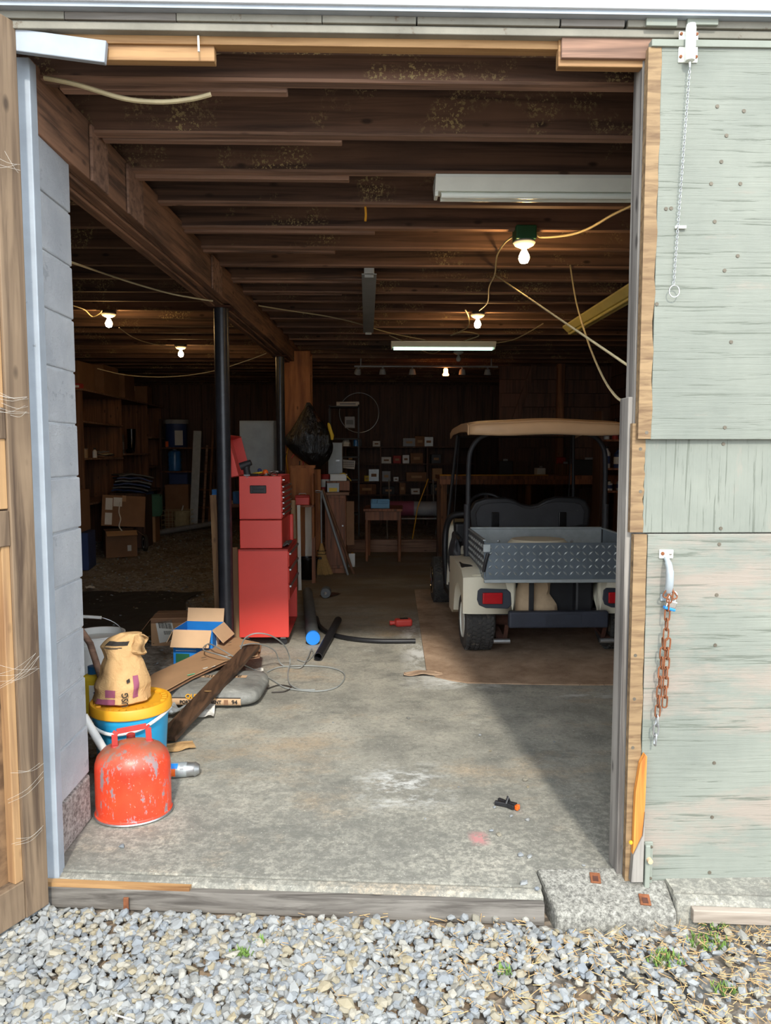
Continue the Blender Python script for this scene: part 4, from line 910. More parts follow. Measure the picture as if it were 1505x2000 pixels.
# brown cabinet, things on it, broom, poles
cb2 = thing('brown_cabinet', 'dark brown wooden cabinet with worn top behind the broom', 'cabinet', (-.42, 9.15, 0))
MB().span((-.10, 0, .06), (.16, .5, .98)).build('body', 'bench_wood', cb2, bevel=.004); MB().span((-.15, -.03, .98), (.20, .52, 1.015)).build('top', 'joist_edge', cb2, bevel=.004)
MB().span((-.10, .03, 0), (.16, .47, .06)).build('plinth', 'bench_wood', cb2); d_ = MB().span((-.085, -.012, .1), (.145, 0, .94)).build('door', 'bench_wood', cb2, bevel=.003); MB().lathe([(.01, -.03), (.012, -.02), (.006, -.012)], 10, axis='y', c=(.12, 0, .6)).build('knob', 'steel', d_)
MB().span((-.235, .0, 0), (-.15, .03, 1.30)).build('end_post', 'ply_orange', cb2); MB().span((.165, .05, .35), (.26, .07, .9)).build('side_flap', 'card_dark', cb2)
tin = thing('labelled_tin', 'grey tin with yellow label on the brown cabinet', 'tin', (-.42, 9.25, 1.015)); MB().box((0, 0, .05), (.15, .11, .10)).build('tin_body', 'grey_metal', tin, bevel=.004); MB().box((0, -.057, .03), (.10, .003, .045)).build('label', 'yellow', tin); MB().box((0, 0, .105), (.155, .115, .014)).build('lid', 'grey_metal', tin)
cr = thing('wooden_tray', 'open brown wooden tray on the brown cabinet', 'tray', (-.36, 9.47, 1.015))
for p, q in (((-.16, -.12, 0), (.16, -.105, .13)), ((-.16, .105, 0), (.16, .12, .13)), ((-.16, -.12, 0), (-.145, .12, .13)), ((.145, -.12, 0), (.16, .12, .13)), ((-.16, -.12, 0), (.16, .12, .012))): MB().span(p, q).build('side_board', 'bench_wood', cr)
wt = thing('white_tray', 'white plastic tray on top of the brown wooden tray', 'tray', (-.36, 9.45, 1.147)); MB().box((0, 0, .04), (.21, .16, .08)).build('tray_body', 'white_plastic', wt, bevel=.006); MB().box((0, 0, .083), (.22, .17, .008)).build('rim', 'white_plastic', wt)
yc = MB().grid(lambda u, v: (-.06 + .14 * u, -.06 + .1 * v, .10 - .17 * max(0, u - .45) + .02 * mnoise.noise(Vector((u * 5, v * 5, 2)))), 12, 8).build('yellow_cloth', 'yellow', None, (-.28, 9.42, 1.14), solid=.003); tag(yc, 'yellow cloth hanging off the white tray', 'cloth')
pb = thing('paint_tin', 'dark red paint tin standing behind the labelled tin', 'tin', (-.53, 9.52, 1.015)); MB().lathe([(0, 0), (.06, 0), (.06, .2), (.064, .205), (.064, .215), (.05, .213), (0, .21)], 20).build('tin_body', 'red_dark', pb, smooth=True); MB().lathe([(.061, .05), (.061, .15)], 20).build('label', 'paper', pb)
gb = thing('grey_case', 'upright blue grey metal case behind the brown cabinet', 'case', (-.42, 10.0, 0)); MB().box((0, 0, .82), (.19, .2, 1.64)).build('body', 'blue_grey' if 'blue_grey' in MT else 'grey_metal', gb, bevel=.006); MB().box((.03, -.103, 1.4), (.05, .01, .02)).build('latch', 'steel', gb)
br = thing('straw_broom', 'straw broom with thin grey handle leaning by the brown cabinet', 'broom', (-.555, 8.98, 0))
MB().tube([(0, .0, .34), (-.005, .06, 1.02)], .010, 8).build('handle', 'pvc', br, smooth=True)
MB().tube([(.0, .0, .40), (0, -.003, .30), (.0, -.004, .25)], [.014, .045, .052], 12).build('binding', 'straw', br)
for k, z in enumerate((.27, .31)): MB().tube([(.053 * math.cos(t), -.003 + .053 * math.sin(t), z) for t in [2 * math.pi * j / 16 for j in range(16)]], .004, 5, True).build('twine', 'ink', br)
mb = MB(); rg = random.Random(8)
for _ in range(150):
    a = rg.uniform(0, 6.28); r = rg.uniform(0, 1); p0 = Vector((.045 * r * math.cos(a), .045 * r * math.sin(a), .27)); p1 = Vector((.03 + .12 * r * math.cos(a) + rg.uniform(-.01, .01), .05 * r * math.sin(a), rg.uniform(.004, .03)))
    mb.tube([p0, (p0 + p1) / 2 + Vector((-.006, 0, .01)), p1], .0022, 3)
stuff(mb.build('bristles', 'straw', br))
tag(MB().tube([(-.56, 9.08, 1.04), (-.235, 9.02, .0)], .016, 10).build('metal_pole', 'pvc', smooth=True), 'grey metal pole leaning on the brown cabinet, nearer of two', 'pole')
tag(MB().tube([(-.545, 9.11, 1.06), (-.165, 9.10, .0)], .017, 10).build('wooden_pole', 'shelf_wood', smooth=True), 'wooden pole leaning on the brown cabinet behind the metal pole', 'pole')
tag(MB().tube([(-.60 + .04 * math.cos(t), 9.04, 1.03 + .012 * math.sin(t)) for t in [2 * math.pi * j / 16 for j in range(16)]], .005, 6, True).build('wire_hook', 'steel'), 'flat wire loop hooked over the two leaning poles', 'wire')
# bin bag hung on the column
def Bs(y, x0, x1, d): a, b = on_y(x0, y, 8.85), on_y(x1, y, 8.85); return ((a.x + b.x) / 2, 8.85, a.z, (b.x - a.x) / 2, d)
secs = [Bs(910, 606, 628, .03), Bs(900, 590, 640, .09), Bs(885, 572, 647, .115), Bs(868, 556, 652, .12), Bs(850, 561, 648, .11), Bs(825, 578, 630, .08), Bs(803, 591, 615, .045), Bs(786, 600, 604, .012)]
tag(wr_loft(secs, 40, .022, 9, 5.0)[0].build('bin_bag', 'bin_bag', smooth=True), 'bulging black bin bag hanging on the orange plywood column', 'bin bag')
yr = wr_loft([(-.0, 0, -.20, .012, .008), (0, 0, -.15, .022, .012), (-.02, 0, -.08, .022, .012), (-.035, 0, -.02, .018, .01), (-.04, 0, .0, .01, .006)], 14, .006, 20)[0].build('yellow_rag', 'yellow', None, tuple(on_y(648, 826, 8.8)), smooth=True); tag(yr, 'yellow rag tucked beside the hanging bin bag', 'rag')
for k, (pts, m, lab) in enumerate((([(556, 872), (552, 895), (556, 925)], 'bucket_lid', 'yellow cord loop hanging left of the bin bag'), ([(553, 885), (546, 905), (550, 928)], 'black', 'black cord loop hanging beside the yellow cord'), ([(562, 895), (568, 887), (578, 886), (585, 897), (584, 918)], 'red', 'red hose loop hanging under the bin bag'), ([(578, 900), (577, 915), (568, 930)], 'black', 'short black cord hanging inside the red hose loop'))):
    tag(MB().tube(smooth_path([on_y(a + 7, b, 8.972) for a, b in pts], 6), .007, 6).build('hanging_cord', m, smooth=True), lab, 'cord')
# school desk with organiser and rolled rug behind
dk = thing('wooden_desk', 'small brown wooden desk with four round legs', 'desk', (.225, 10.2, 0), R(-3))
MB().span((-.27, -.10, .70), (.27, .62, .735)).build('desk_top', 'bench_wood', dk, bevel=.006); MB().span((-.225, -.06, .575), (.225, -.04, .70)).build('apron', 'bench_wood', dk); MB().span((-.225, .56, .575), (.225, .58, .70)).build('apron', 'bench_wood', dk)
MB().span((-.245, -.04, .575), (-.225, .56, .70)).build('apron', 'bench_wood', dk); MB().span((.225, -.04, .575), (.245, .56, .70)).build('apron', 'bench_wood', dk)
for sx in (-.225, .225):
    for sy in (-.04, .56): MB().lathe([(.020, 0), (.026, .58)], 14, c=(sx, sy, 0)).build('leg', 'bench_wood', dk, smooth=True)
og = thing('desk_organiser', 'light blue plastic parts organiser on the wooden desk', 'organiser', (.19, 10.28, .735), R(-3))
for p, q in (((-.13, -.09, 0), (.13, -.08, .07)), ((-.13, .08, 0), (.13, .09, .12)), ((-.13, -.09, 0), (-.12, .09, .12)), ((.12, -.09, 0), (.13, .09, .12)), ((-.13, -.09, 0), (.13, .09, .01)), ((-.13, 0, 0), (.13, .008, .10)), ((-.05, -.09, 0), (-.042, .09, .11))): MB().span(p, q).build('divider', 'blue_tray', og, bevel=.002)
rug = thing('rolled_rug', 'pinkish rolled rug lying on a folding frame behind the desk', 'rug', (.70, 11.7, .62), R(-4)); MB().lathe([(0, -.42), (.12, -.42), (.14, -.38), (.145, .40), (.12, .45), (0, .45)], 22, axis='x', sy=.8).build('roll', 'pvc', rug, smooth=True); MB().lathe([(.147, -.35), (.148, .05)], 22, axis='x', sy=.8).build('pattern_band', 'purple', rug, smooth=True)
lc = thing('lawn_chair', 'folding tubular lawn chair frame under the rolled rug', 'chair', (.72, 11.6, .17))
for s_ in (-.4, .4):
    MB().tube(smooth_path([(s_, -.25, 0), (s_, -.05, .30), (s_ * .9, .15, .36), (s_ * .9, .4, .9)], 6), .012, 8).build('side_tube', 'steel', lc, smooth=True); MB().tube([(s_, .35, 0), (s_, -.1, .32)], .012, 8).build('leg', 'steel', lc, smooth=True)
MB().tube([(-.4, -.05, .30), (.4, -.05, .30)], .012, 8).build('seat_bar', 'steel', lc); MB().tube([(-.36, .15, .34), (.36, .15, .34)], .012, 8).build('seat_bar', 'steel', lc)
tag(MB().tube([on_y(836, 935, 11.33), on_y(815, 992, 11.33), (on_y(805, 1018, 11.33).x, 11.33, .17)], .008, 8).build('brass_rod', 'bucket_lid', smooth=True), 'thin brass rod leaning on the lawn chair', 'rod')
tag(MB().box((0, 0, .09), (.085, .02, .18)).build('white_box', 'white_plastic', None, (-.2, 9.66, .0), (R(-8), 0, 0), bevel=.004), 'white plastic cover plate standing beside the brown cabinet', 'plate')
tag(MB().tube([(.024 * math.cos(t), 0, .03 + .024 * math.sin(t)) for t in [2 * math.pi * j / 14 for j in range(14)]], .006, 6, True).build('brass_ring', 'bucket_lid', None, tuple(on_z(688, 1087, 0))), 'small brass ring lying beside the leaning poles', 'ring')

# ================================================================== GOLF CART (local origin below the rear axle, forward = +y)
GC = thing('golf_cart', 'cream golf cart with tan roof and diamond plate cargo bed', 'golf cart', (1.37, 5.53, .009), R(0))
def cart(mb, nm, mat, **k): return mb.build(nm, mat, k.pop('parent', GC), **k)
def tyre(x, y, r, w, rim_mat, front=False):
    s_ = 1 if x > 0 else -1
    t = MB(); h = w / 2
    t.lathe([(r * .56, -h * .86), (r * .66, -h * .97), (r * .82, -h), (r * .93, -h * .9), (r * .965, -h * .74), (r * .97, 0), (r * .965, h * .74), (r * .93, h * .9), (r * .82, h), (r * .66, h * .97), (r * .56, h * .86)], 48, axis='x')
    n = 40
    for k in range(n):
        a = 2 * math.pi * k / n
        for j, (u, wd, sk) in enumerate(((-.78, .17, .35), (-.46, .24, -.3), (-.12, .2, .3), (.2, .22, -.3), (.52, .22, .3), (.8, .15, -.35))):
            aa = a + (j % 2) * math.pi / n; m = Matrix.Translation((h * u * .92, r * .972 * math.cos(aa), r * .972 * math.sin(aa))) @ Matrix.Rotation(aa - math.pi / 2, 4, 'X')
            t.box((0, 0, 0), (h * wd, r * .10, r * .09), (0, 0, sk), m)
    o = cart(t, 'tyre', 'rubber', loc=(x, y, r), smooth=False)
    rm = MB().lathe([(r * .60, s_ * h * .90), (r * .585, s_ * h * .98), (r * .54, s_ * h * .96), (r * .50, s_ * h * .55), (r * .30, s_ * h * .42), (r * .22, s_ * h * .62), (r * .12, s_ * h * .62), (0, s_ * h * .64)], 36, axis='x')
    ro = cart(rm, 'rim', rim_mat, parent=o, smooth=True)
    if front:
        for k in range(6):
            a = 2 * math.pi * k / 6; cart(MB().box((s_ * h * .75, r * .36 * math.cos(a), r * .36 * math.sin(a)), (h * .3, r * .1, r * .34), (a - math.pi / 2, 0, 0)), 'spoke', 'black', parent=o)
        cart(MB().tube([(s_ * h * .97, r * .585 * math.cos(2 * math.pi * k / 30), r * .585 * math.sin(2 * math.pi * k / 30)) for k in range(30)], .007, 6, True), 'rim_ring', 'chrome', parent=o, smooth=True)
    return o
tyre(-.535, 0, .228, .23, 'white_metal'); tyre(.535, 0, .228, .23, 'white_metal')
tyre(-.62, 1.80, .225, .20, 'black', True); tyre(.62, 1.80, .225, .20, 'black', True)
cart(MB().tube([(-.45, 0, .228), (.45, 0, .228)], .045, 12), 'rear_axle', 'rust_dark', smooth=True)
cart(MB().tube([(-.55, 1.8, .225), (.55, 1.8, .225)], .03, 10), 'front_axle', 'black')
# rear fenders: a curved shell swept from the rear face round the side, arch cut over the wheel
def fender(s_):
    arch = [(.285 * math.cos(R(a)), .228 + .285 * math.sin(R(a))) for a in range(18, 150, 12)]   # y,z round the wheel (front to rear)
    top = [(-.30, .60), (-.20, .645), (.0, .655), (.30, .66), (.62, .64)]
    low = [(.62, .20), (.40, .20), (.30, .24)] + arch + [(-.30, .335)]
    poly = low + top                       # closed outline in the y-z plane
    def pts(x): return [(s_ * x, y, z) for y, z in poly]
    mb = MB(); n = len(poly)
    rings = []
    for x, k in ((.30, 1.0), (.585, 1.0), (.645, .985), (.675, .955)):
        rings.append([(s_ * x, .15 + (y - .15) * k, .42 + (z - .42) * (k if z > .42 else 1.0)) for y, z in poly])
    vs = [p for r_ in rings for p in r_]
    fs = [(i * n + j, i * n + (j + 1) % n, (i + 1) * n + (j + 1) % n, (i + 1) * n + j) for i in range(3) for j in range(n)]
    fs += [tuple(3 * n + j for j in range(n))]
    mb.add(vs, fs)
    return cart(mb, 'rear_fender', 'cream', smooth=True, solid=.006)
for s_ in (-1, 1): fender(s_)
# rear face skirts of the fenders (rounded corner panels)
for s_ in (-1, 1):
    prof = [(s_ * .30, -.30, .335), (s_ * .30, -.31, .60), (s_ * .33, -.31, .625), (s_ * .60, -.295, .62), (s_ * .655, -.25, .60), (s_ * .665, -.22, .40), (s_ * .60, -.285, .36), (s_ * .45, -.305, .335)]
    cart(MB().extrude(prof, (0, .05, 0)), 'tail_panel', 'cream', bevel=.024, seg=4)
    lx = s_ * .455
    lt = cart(MB().extrude([(lx - .125, -.315, .44), (lx - .12, -.315, .505), (lx - .10, -.315, .522), (lx + .09, -.315, .515), (lx + .118, -.315, .49), (lx + .125, -.315, .40), (lx + .10, -.315, .372), (lx - .06, -.315, .378), (lx - .11, -.315, .40)], (0, .012, 0)), 'light_bezel', 'bumper', bevel=.006)
    cart(MB().box((lx - .015, -.325, .452), (.145, .022, .082)), 'lens', 'red_lens', parent=lt, bevel=.008, seg=3)
    # front part of the body
    cart(MB().extrude([(s_ * .62, 1.35, .22), (s_ * .61, 1.50, .24), (s_ * .60, 1.53, .42), (s_ * .58, 1.62, .50), (s_ * .57, 1.80, .53), (s_ * .57, 2.02, .48), (s_ * .56, 2.15, .40), (s_ * .54, 2.2, .55), (s_ * .50, 1.95, .78), (s_ * .55, 1.55, .86), (s_ * .60, 1.40, .80)], (-s_ * .28, 0, 0)), 'front_fender', 'cream', bevel=.02, seg=3)
    cart(MB().tube(smooth_path([(s_ * .61, 1.42, .24), (s_ * .63, 1.40, .55), (s_ * .62, 1.42, .76), (s_ * .57, 1.36, .90), (s_ * .40, 1.30, .93)], 6), .03, 10), 'cowl_edge', 'black', smooth=True)
    cart(MB().span((s_ * .56, .60, .20), (s_ * .64, 1.42, .25)), 'rocker_panel', 'black', bevel=.008)
    cart(MB().tube(smooth_path([(s_ * .62, .60, .60), (s_ * .635, .70, .72), (s_ * .625, .62, .80), (s_ * .60, .48, .78)], 6), .016, 8), 'hip_rail', 'black', smooth=True)
    # roof struts
    cart(MB().tube(smooth_path([(s_ * .555, .38, .62), (s_ * .555, .38, 1.0), (s_ * .552, .38, 1.40), (s_ * .53, .37, 1.53), (s_ * .47, .36, 1.61), (s_ * .40, .35, 1.645)], 6), .020, 10), 'roof_strut', 'black_dusty', smooth=True)
    cart(MB().tube([(s_ * .562, .38, .66), (s_ * .562, .38, 1.08)], .027, 10), 'strut_sleeve', 'black_dusty', smooth=True)
    cart(MB().tube([(s_ * .60, 1.46, .45), (s_ * .60, 1.44, .86), (s_ * .535, 1.26, 1.66)], .016, 8), 'windscreen_strut', 'black', smooth=True)
    # shackles below the bumper
    cart(MB().bar((s_ * .36, -.30, .25), (s_ * .36, -.22, .10), .03, .012), 'shackle', 'rust_dark', bevel=.003)
    cart(MB().tube([(s_ * .33, -.27, .125), (s_ * .45, -.27, .125)], .018, 10), 'shackle_bolt', 'steel', smooth=True)
    cart(MB().bar((s_ * .39, -.27, .13), (s_ * .39, .30, .20), .05, .02), 'leaf_spring', 'rust_dark')
    cart(MB().tube([(s_ * .53, .75, .66), (s_ * .53, .72, .80), (s_ * .53, .56, .84)], .012, 8), 'arm_tube', 'black')
cart(MB().span((-.36, -.385, .245), (.355, -.325, .365)), 'bumper', 'bumper', bevel=.014, seg=3)
cart(MB().span((-.10, -.389, .265), (.16, -.384, .345)), 'bumper_badge', 'bumper', bevel=.004)
cart(MB().span((-.30, -.16, .30), (.30, -.13, .60)), 'engine_panel', 'black')
cart(MB().span((.155, -.23, .31), (.29, -.13, .60)), 'engine_post', 'black', bevel=.02)
cart(MB().box((.20, -.24, .592), (.2, .04, .035)), 'cream_bracket', 'cream', bevel=.006)
cart(MB().box((-.185, -.30, .46), (.034, .018, .29)), 'support_strap', 'black', bevel=.003)
cl_, _p = wr_loft([(-.13, -.20, .325, .165, .055), (-.14, -.20, .38, .155, .05), (-.16, -.19, .46, .125, .045), (-.15, -.19, .54, .12, .045), (-.15, -.19, .60, .13, .05)], 36, .022, 11, 3.0)
cart(cl_, 'canvas_bundle', 'cloth_tan', smooth=True)
cart(MB().span((-.42, -.1, .28), (.42, 1.5, .33)), 'chassis', 'black_dusty')
cart(MB().span((-.60, .60, .25), (.60, 1.45, .275)), 'footwell', 'black_dusty')
# cargo bed
by0, by1, bz0, bz1 = -.43, .42, .605, .865
cart(MB().span((-.54, by0 + .01, bz0), (.54, by1, bz0 + .02)), 'bed_floor', 'galv')
def tread(w, h, nx, nz):
    mb = MB()
    for i in range(nx):
        for j in range(nz):
            x = (i + .5) * w / nx; z = (j + .5) * h / nz; a = R(45) if (i + j) % 2 else R(-45)
            L, t = .021, .0075; c, s2 = math.cos(a), math.sin(a)
            def q(u, v, d): return (x + u * c - v * s2, -d, z + u * s2 + v * c)
            mb.add([q(-L, 0, 0), q(0, -t, 0), q(L, 0, 0), q(0, t, 0), q(-L * .5, 0, .005), q(L * .5, 0, .005)], [(0, 1, 4), (1, 5, 4), (1, 2, 5), (2, 3, 5), (3, 4, 5), (3, 0, 4)])
    return mb
tg = cart(MB().span((-.54, by0 - .004, bz0), (.54, by0 + .004, bz1)), 'tailgate', 'plate', bevel=.001)
t_ = cart(tread(1.06, .235, 24, 5), 'tread_pattern', 'galv', parent=tg, loc=(-.53, by0 - .004, bz0 + .02))
stuff(t_)
cart(MB().span((-.55, by0 - .014, bz0 - .022), (.55, by0 + .012, bz0 + .002)), 'tailgate_lip', 'galv', bevel=.004)
for s_ in (-1, 1):
    sd = cart(MB().span((s_ * .54, by0 + .02, bz0), (s_ * .548, by1, bz1 + .012)), 'bed_side', 'plate')
    tr = tread(.82, .24, 18, 5); o = cart(tr, 'tread_pattern', 'galv', parent=sd, loc=(s_ * .5485, by1 - .01 if s_ < 0 else by0 + .03, bz0 + .012), rot=(0, 0, R(-90) if s_ < 0 else R(90))); stuff(o)
    cart(MB().span((s_ * .535, by0 + .02, bz1 + .010), (s_ * .556, by1, bz1 + .022)), 'side_rail', 'galv', bevel=.003)
    la = cart(MB().box((s_ * .535, by0 - .012, bz1 - .035), (.05, .02, .055)), 'latch', 'galv', bevel=.003)
    cart(MB().tube([(s_ * .525, by0 - .016, bz1 - .07), (s_ * .545, by0 - .022, bz1 - .14), (s_ * .552, by0 - .005, bz1 - .2)], .012, 8), 'latch_strap', 'black', parent=la, smooth=True)
cart(MB().span((-.55, by1 - .006, bz0), (.55, by1 + .004, bz1 + .012)), 'bed_front', 'galv'); cart(MB().span((-.55, by1 - .012, bz1 + .008), (.55, by1 + .014, bz1 + .026)), 'bed_front_rail', 'galv', bevel=.003)
for x in (-.30, .30): cart(MB().lathe([(0, -.012), (.012, -.010), (.014, 0)], 10, axis='y', c=(x, by1 - .006, bz0 + .17)), 'bed_bolt', 'steel')
cart(MB().box((-.62, .02, .63), (.10, .3, .05), (0, 0, 0)), 'wheel_well_trim', 'black', bevel=.02, seg=3)
# seat
ms = [(-.50, .86), (-.515, 1.0), (-.47, 1.085), (-.38, 1.115), (-.20, 1.12), (-.13, 1.10), (-.07, 1.065), (0, 1.052), (.07, 1.065), (.13, 1.10), (.22, 1.125), (.40, 1.12), (.47, 1.10), (.51, 1.02), (.50, .88), (.40, .85), (-.40, .845)]
sb_ = cart(MB().extrude([(x, .60, z) for x, z in ms], (0, .09, 0)), 'seat_back', 'black', bevel=.022, seg=3)
ms2 = [(x * .90, 1.0 + (z - 1.0) * .78 - .012) for x, z in ms]
cart(MB().extrude([(x, .588, z) for x, z in ms2], (0, .02, 0)), 'seat_back_shell', 'black_dusty', parent=sb_, bevel=.008)
for x in (-.30, .265):
    b_ = cart(MB().span((x - .03, .565, .78), (x + .03, .59, 1.0)), 'back_bracket', 'black_gloss', parent=sb_, bevel=.004)
cart(MB().span((-.50, .56, .66), (.50, 1.02, .80)), 'seat_cushion', 'black', bevel=.03, seg=3)
cart(MB().span((-.50, .58, .3), (.50, .98, .66)), 'seat_base', 'cream', bevel=.02)
pc = thing('seat_cushion', 'pale beige cushion lying inside the cargo bed', 'cushion', (1.30, 5.55, .009 + bz0 + .021)); MB().lathe([(0, 0), (.24, .0), (.27, .06), (.26, .15), (.2, .215), (0, .225)], 30, sy=.8).build('cover', 'cream', pc, smooth=True); MB().tube([(.272 * math.cos(t), .217 * math.sin(t), .10) for t in [2 * math.pi * k / 30 for k in range(30)]], .006, 6, True).build('piping', 'cloth_tan', pc)
jk = thing('dark_jacket', 'dark grey jacket hanging over the cart side rail', 'jacket', (.745, 6.12, .009)); MB_j = wr_loft([(0, 0, .50, .05, .09), (0, 0, .58, .055, .11), (0, .01, .68, .045, .10), (0, .02, .78, .03, .07), (0, .03, .83, .012, .03)], 26, .02, 9, 8.0)[0]; MB_j.build('cloth', 'black_dusty', jk, smooth=True)
# windscreen, dashboard, wheel
ws_ = [(-.545, 1.44, .82), (.545, 1.44, .82), (.52, 1.27, 1.64), (-.52, 1.27, 1.64)]
cart(MB().extrude(ws_, (0, .004, 0)), 'windscreen', 'tint')
cart(MB().tube(ws_, .009, 6, True), 'windscreen_edge', 'black')
cart(MB().span((-.55, 1.33, .62), (.55, 1.46, .84)), 'dashboard', 'black', bevel=.03, seg=3)
cart(MB().extrude([(-.45, 1.45, .3), (-.45, 1.45, .84), (-.45, 1.95, .78), (-.45, 2.22, .56), (-.45, 2.22, .34)], (.9, 0, 0)), 'front_cowl', 'cream', bevel=.03, seg=3)
sw = bpy.data.objects.new('steering_wheel', None); COL.objects.link(sw); sw.parent = GC; sw.location = (-.27, 1.16, .98); sw.rotation_euler = (R(52), 0, 0)
MB().tube([(.17 * math.cos(t), .17 * math.sin(t), 0) for t in [2 * math.pi * k / 36 for k in range(36)]], .015, 10, True).build('wheel_rim', 'black', sw, smooth=True)
MB().lathe([(0, -.03), (.06, -.03), (.085, -.01), (.08, .02), (.05, .03), (0, .032)], 26).build('hub', 'black_dusty', sw, smooth=True)
for a in (0, 120, 240): MB().bar((.07 * math.cos(R(a + 90)), .07 * math.sin(R(a + 90)), 0), (.16 * math.cos(R(a + 90)), .16 * math.sin(R(a + 90)), 0), .035, .012).build('wheel_spoke', 'black', sw)
cart(MB().tube([(-.27, 1.18, .96), (-.27, 1.45, .70)], .02, 10), 'steering_column', 'black')
# roof
prof = [(.30, 1.655), (.30, 1.735), (.34, 1.752), (.9, 1.765), (1.45, 1.735), (1.52, 1.70), (1.50, 1.665)]
def roof_pt(u, v):   # u across, v along the top
    x = -.60 + 1.20 * u; e = abs(2 * u - 1); k = min(int(v * 4), 3); P = [(-.02, 1.722), (.10, 1.745), (.55, 1.752), (1.15, 1.735), (1.38, 1.700)]; f = v * 4 - k
    y = P[k][0] + (P[k + 1][0] - P[k][0]) * f; z = P[k][1] + (P[k + 1][1] - P[k][1]) * f
    return Vector((x * (1 - .04 * v), y + .04 * e ** 6, z - .028 * e ** 5 + .006 * math.cos(e * 5)))
rf = cart(MB().grid(roof_pt, 24, 12), 'roof', 'tan', smooth=True, solid=.012)
fas = MB(); n = 24
def fpt(u, v): p = roof_pt(u, 0); e = abs(2 * u - 1); return Vector((p.x * (1 + .0 * v), p.y - .012 * math.sin(v * 3.1) , p.z - v * (.095 - .03 * e ** 4)))
fas.grid(fpt, 24, 5); cart(fas, 'roof_fascia', 'tan', parent=rf, smooth=True, solid=.010)
for s_ in (0, 1):
    def spt(u, v, s_=s_): p = roof_pt(s_, u); return Vector((p.x + (s_ - .5) * .012, p.y, p.z - v * (.07 - .02 * u)))
    cart(MB().grid(spt, 14, 4), 'roof_side', 'tan', parent=rf, smooth=True, solid=.010)
cart(MB().box((.07, -.028, 1.675), (.16, .004, .032)), 'embossed_plate', 'tan', parent=rf, bevel=.003)
cart(MB().span((-.42, .33, 1.635), (.42, .40, 1.66)), 'roof_crossbar', 'black_dusty')

# ================================================================== EARTH BAY ON THE LEFT
def box_thing(name, label, cat, loc, rz, w, d, h, mat, tape=None, lab=None, tilt=(0, 0), open_top=False, group=None):
    t = thing(name, label, cat, loc, 0, group, (tilt[0], tilt[1], rz))
    MB().box((0, 0, h / 2), (w, d, h)).build('box_body', mat, t, bevel=.006)
    if tape: MB().box((0, 0, h + .001), (.05, d + .004, .003)).build('tape', tape, t); MB().box((0, -d / 2 - .001, h - .04), (.05, .003, .08)).build('tape', tape, t)
    if lab: MB().box((lab[0], -d / 2 - .002, lab[1]), (lab[2], .003, lab[3])).build('label', 'paper', t)
    return t
sh = thing('side_shelving', 'rough wooden shelving with tall dividers along the far left', 'shelving', (-4.55, 9.9, 0))
ys = (0, 1.56, 2.9, 3.75)
for i, yy in enumerate(ys): MB().span((.02, yy, earth_z(9.9 + yy)), (.80, yy + .028, 2.32)).build('divider', 'shelf_wood', sh, bevel=.002)
for i in range(3):
    for zz in ((.80, 1.41, 1.9), (.95, 1.47), (.85, 1.25, 1.75))[i]: MB().span((.02, ys[i] + .03, zz), (.82 + .02 * i, ys[i + 1] - .002, zz + .025)).build('shelf_board', 'joist_edge', sh, bevel=.002)
MB().span((.0, -.05, 2.32), (.84, 3.85, 2.345)).build('top_board', 'joist_edge', sh)
MB().span((0, 0, .1), (.02, 3.78, 2.32)).build('back_board', 'panel_wood', sh)
X0 = -4.55
for i, (y, x, w, d, h, lab) in enumerate(((9.95, -4.05, .5, .5, .38, 'large dusty box nearest the door on top of the left shelving'), (10.75, -4.02, .55, .6, .42, 'wide brown box in the middle on top of the left shelving'), (11.75, -4.05, .5, .55, .40, 'brown box at the far end on top of the left shelving'), (12.75, -4.0, .45, .4, .3, 'small dark box last on top of the left shelving'))):
    box_thing('storage_box', lab, 'box', (x, y + .3, 2.345), R(3 * i - 4), w, d, h, 'card_dark', 'card' if i % 2 else None)
rw = box_thing('red_white_carton', 'flat red and white carton at the front edge of the left shelving top', 'carton', (-3.86, 9.93, 2.345), R(6), .22, .1, .07, 'red_dark', None, (0, .03, .16, .03))
for i, (x, y, z, nm, lab, mat) in enumerate(((-3.95, 10.05, 1.435, 'small_tin', 'small grey tin first on the left shelf', 'grey_metal'), (-3.88, 10.25, 1.435, 'small_tin', 'pale square tin second on the left shelf', 'cloth_tan'), (-3.84, 10.55, 1.435, 'white_bottle', 'white bottle with dark cap on the left shelf', 'white_plastic'))):
    t = thing(nm, lab, 'tin' if i < 2 else 'bottle', (x, y, z))
    if i < 2: MB().box((0, 0, .06), (.09, .08, .12)).build('tin_body', mat, t, bevel=.008); MB().box((0, 0, .124), (.094, .084, .01)).build('lid', 'steel', t)
    else: MB().lathe([(0, 0), (.03, 0), (.03, .09), (.014, .11), (.014, .125)], 16).build('body', mat, t, smooth=True); MB().lathe([(.017, .115), (.017, .14), (0, .14)], 12).build('cap', 'black', t)
rp = thing('rope_heap', 'heap of old rope and cable on the left shelf', 'rope', (-3.86, 11.0, 1.44))
for k in range(5): MB().tube([((.11 - .012 * k) * math.cos(t) + .02 * math.sin(k), (.22 - .02 * k) * math.sin(t), .012 + .016 * k + .008 * math.sin(3 * t + k)) for t in [2 * math.pi * j / 26 for j in range(26)]], .009, 6, True).build('coil', ('joist_edge', 'black', 'cable', 'joist_edge', 'pvc')[k], rp, smooth=True)
cn = thing('grey_canister', 'grey canister with label on the middle left shelf', 'canister', (-3.92, 11.75, 1.495)); MB().lathe([(0, 0), (.10, 0), (.10, .28), (.085, .30), (0, .31)], 22).build('body', 'pvc_dark', cn, smooth=True); MB().lathe([(.101, .06), (.101, .18)], 22).build('label', 'pvc', cn)
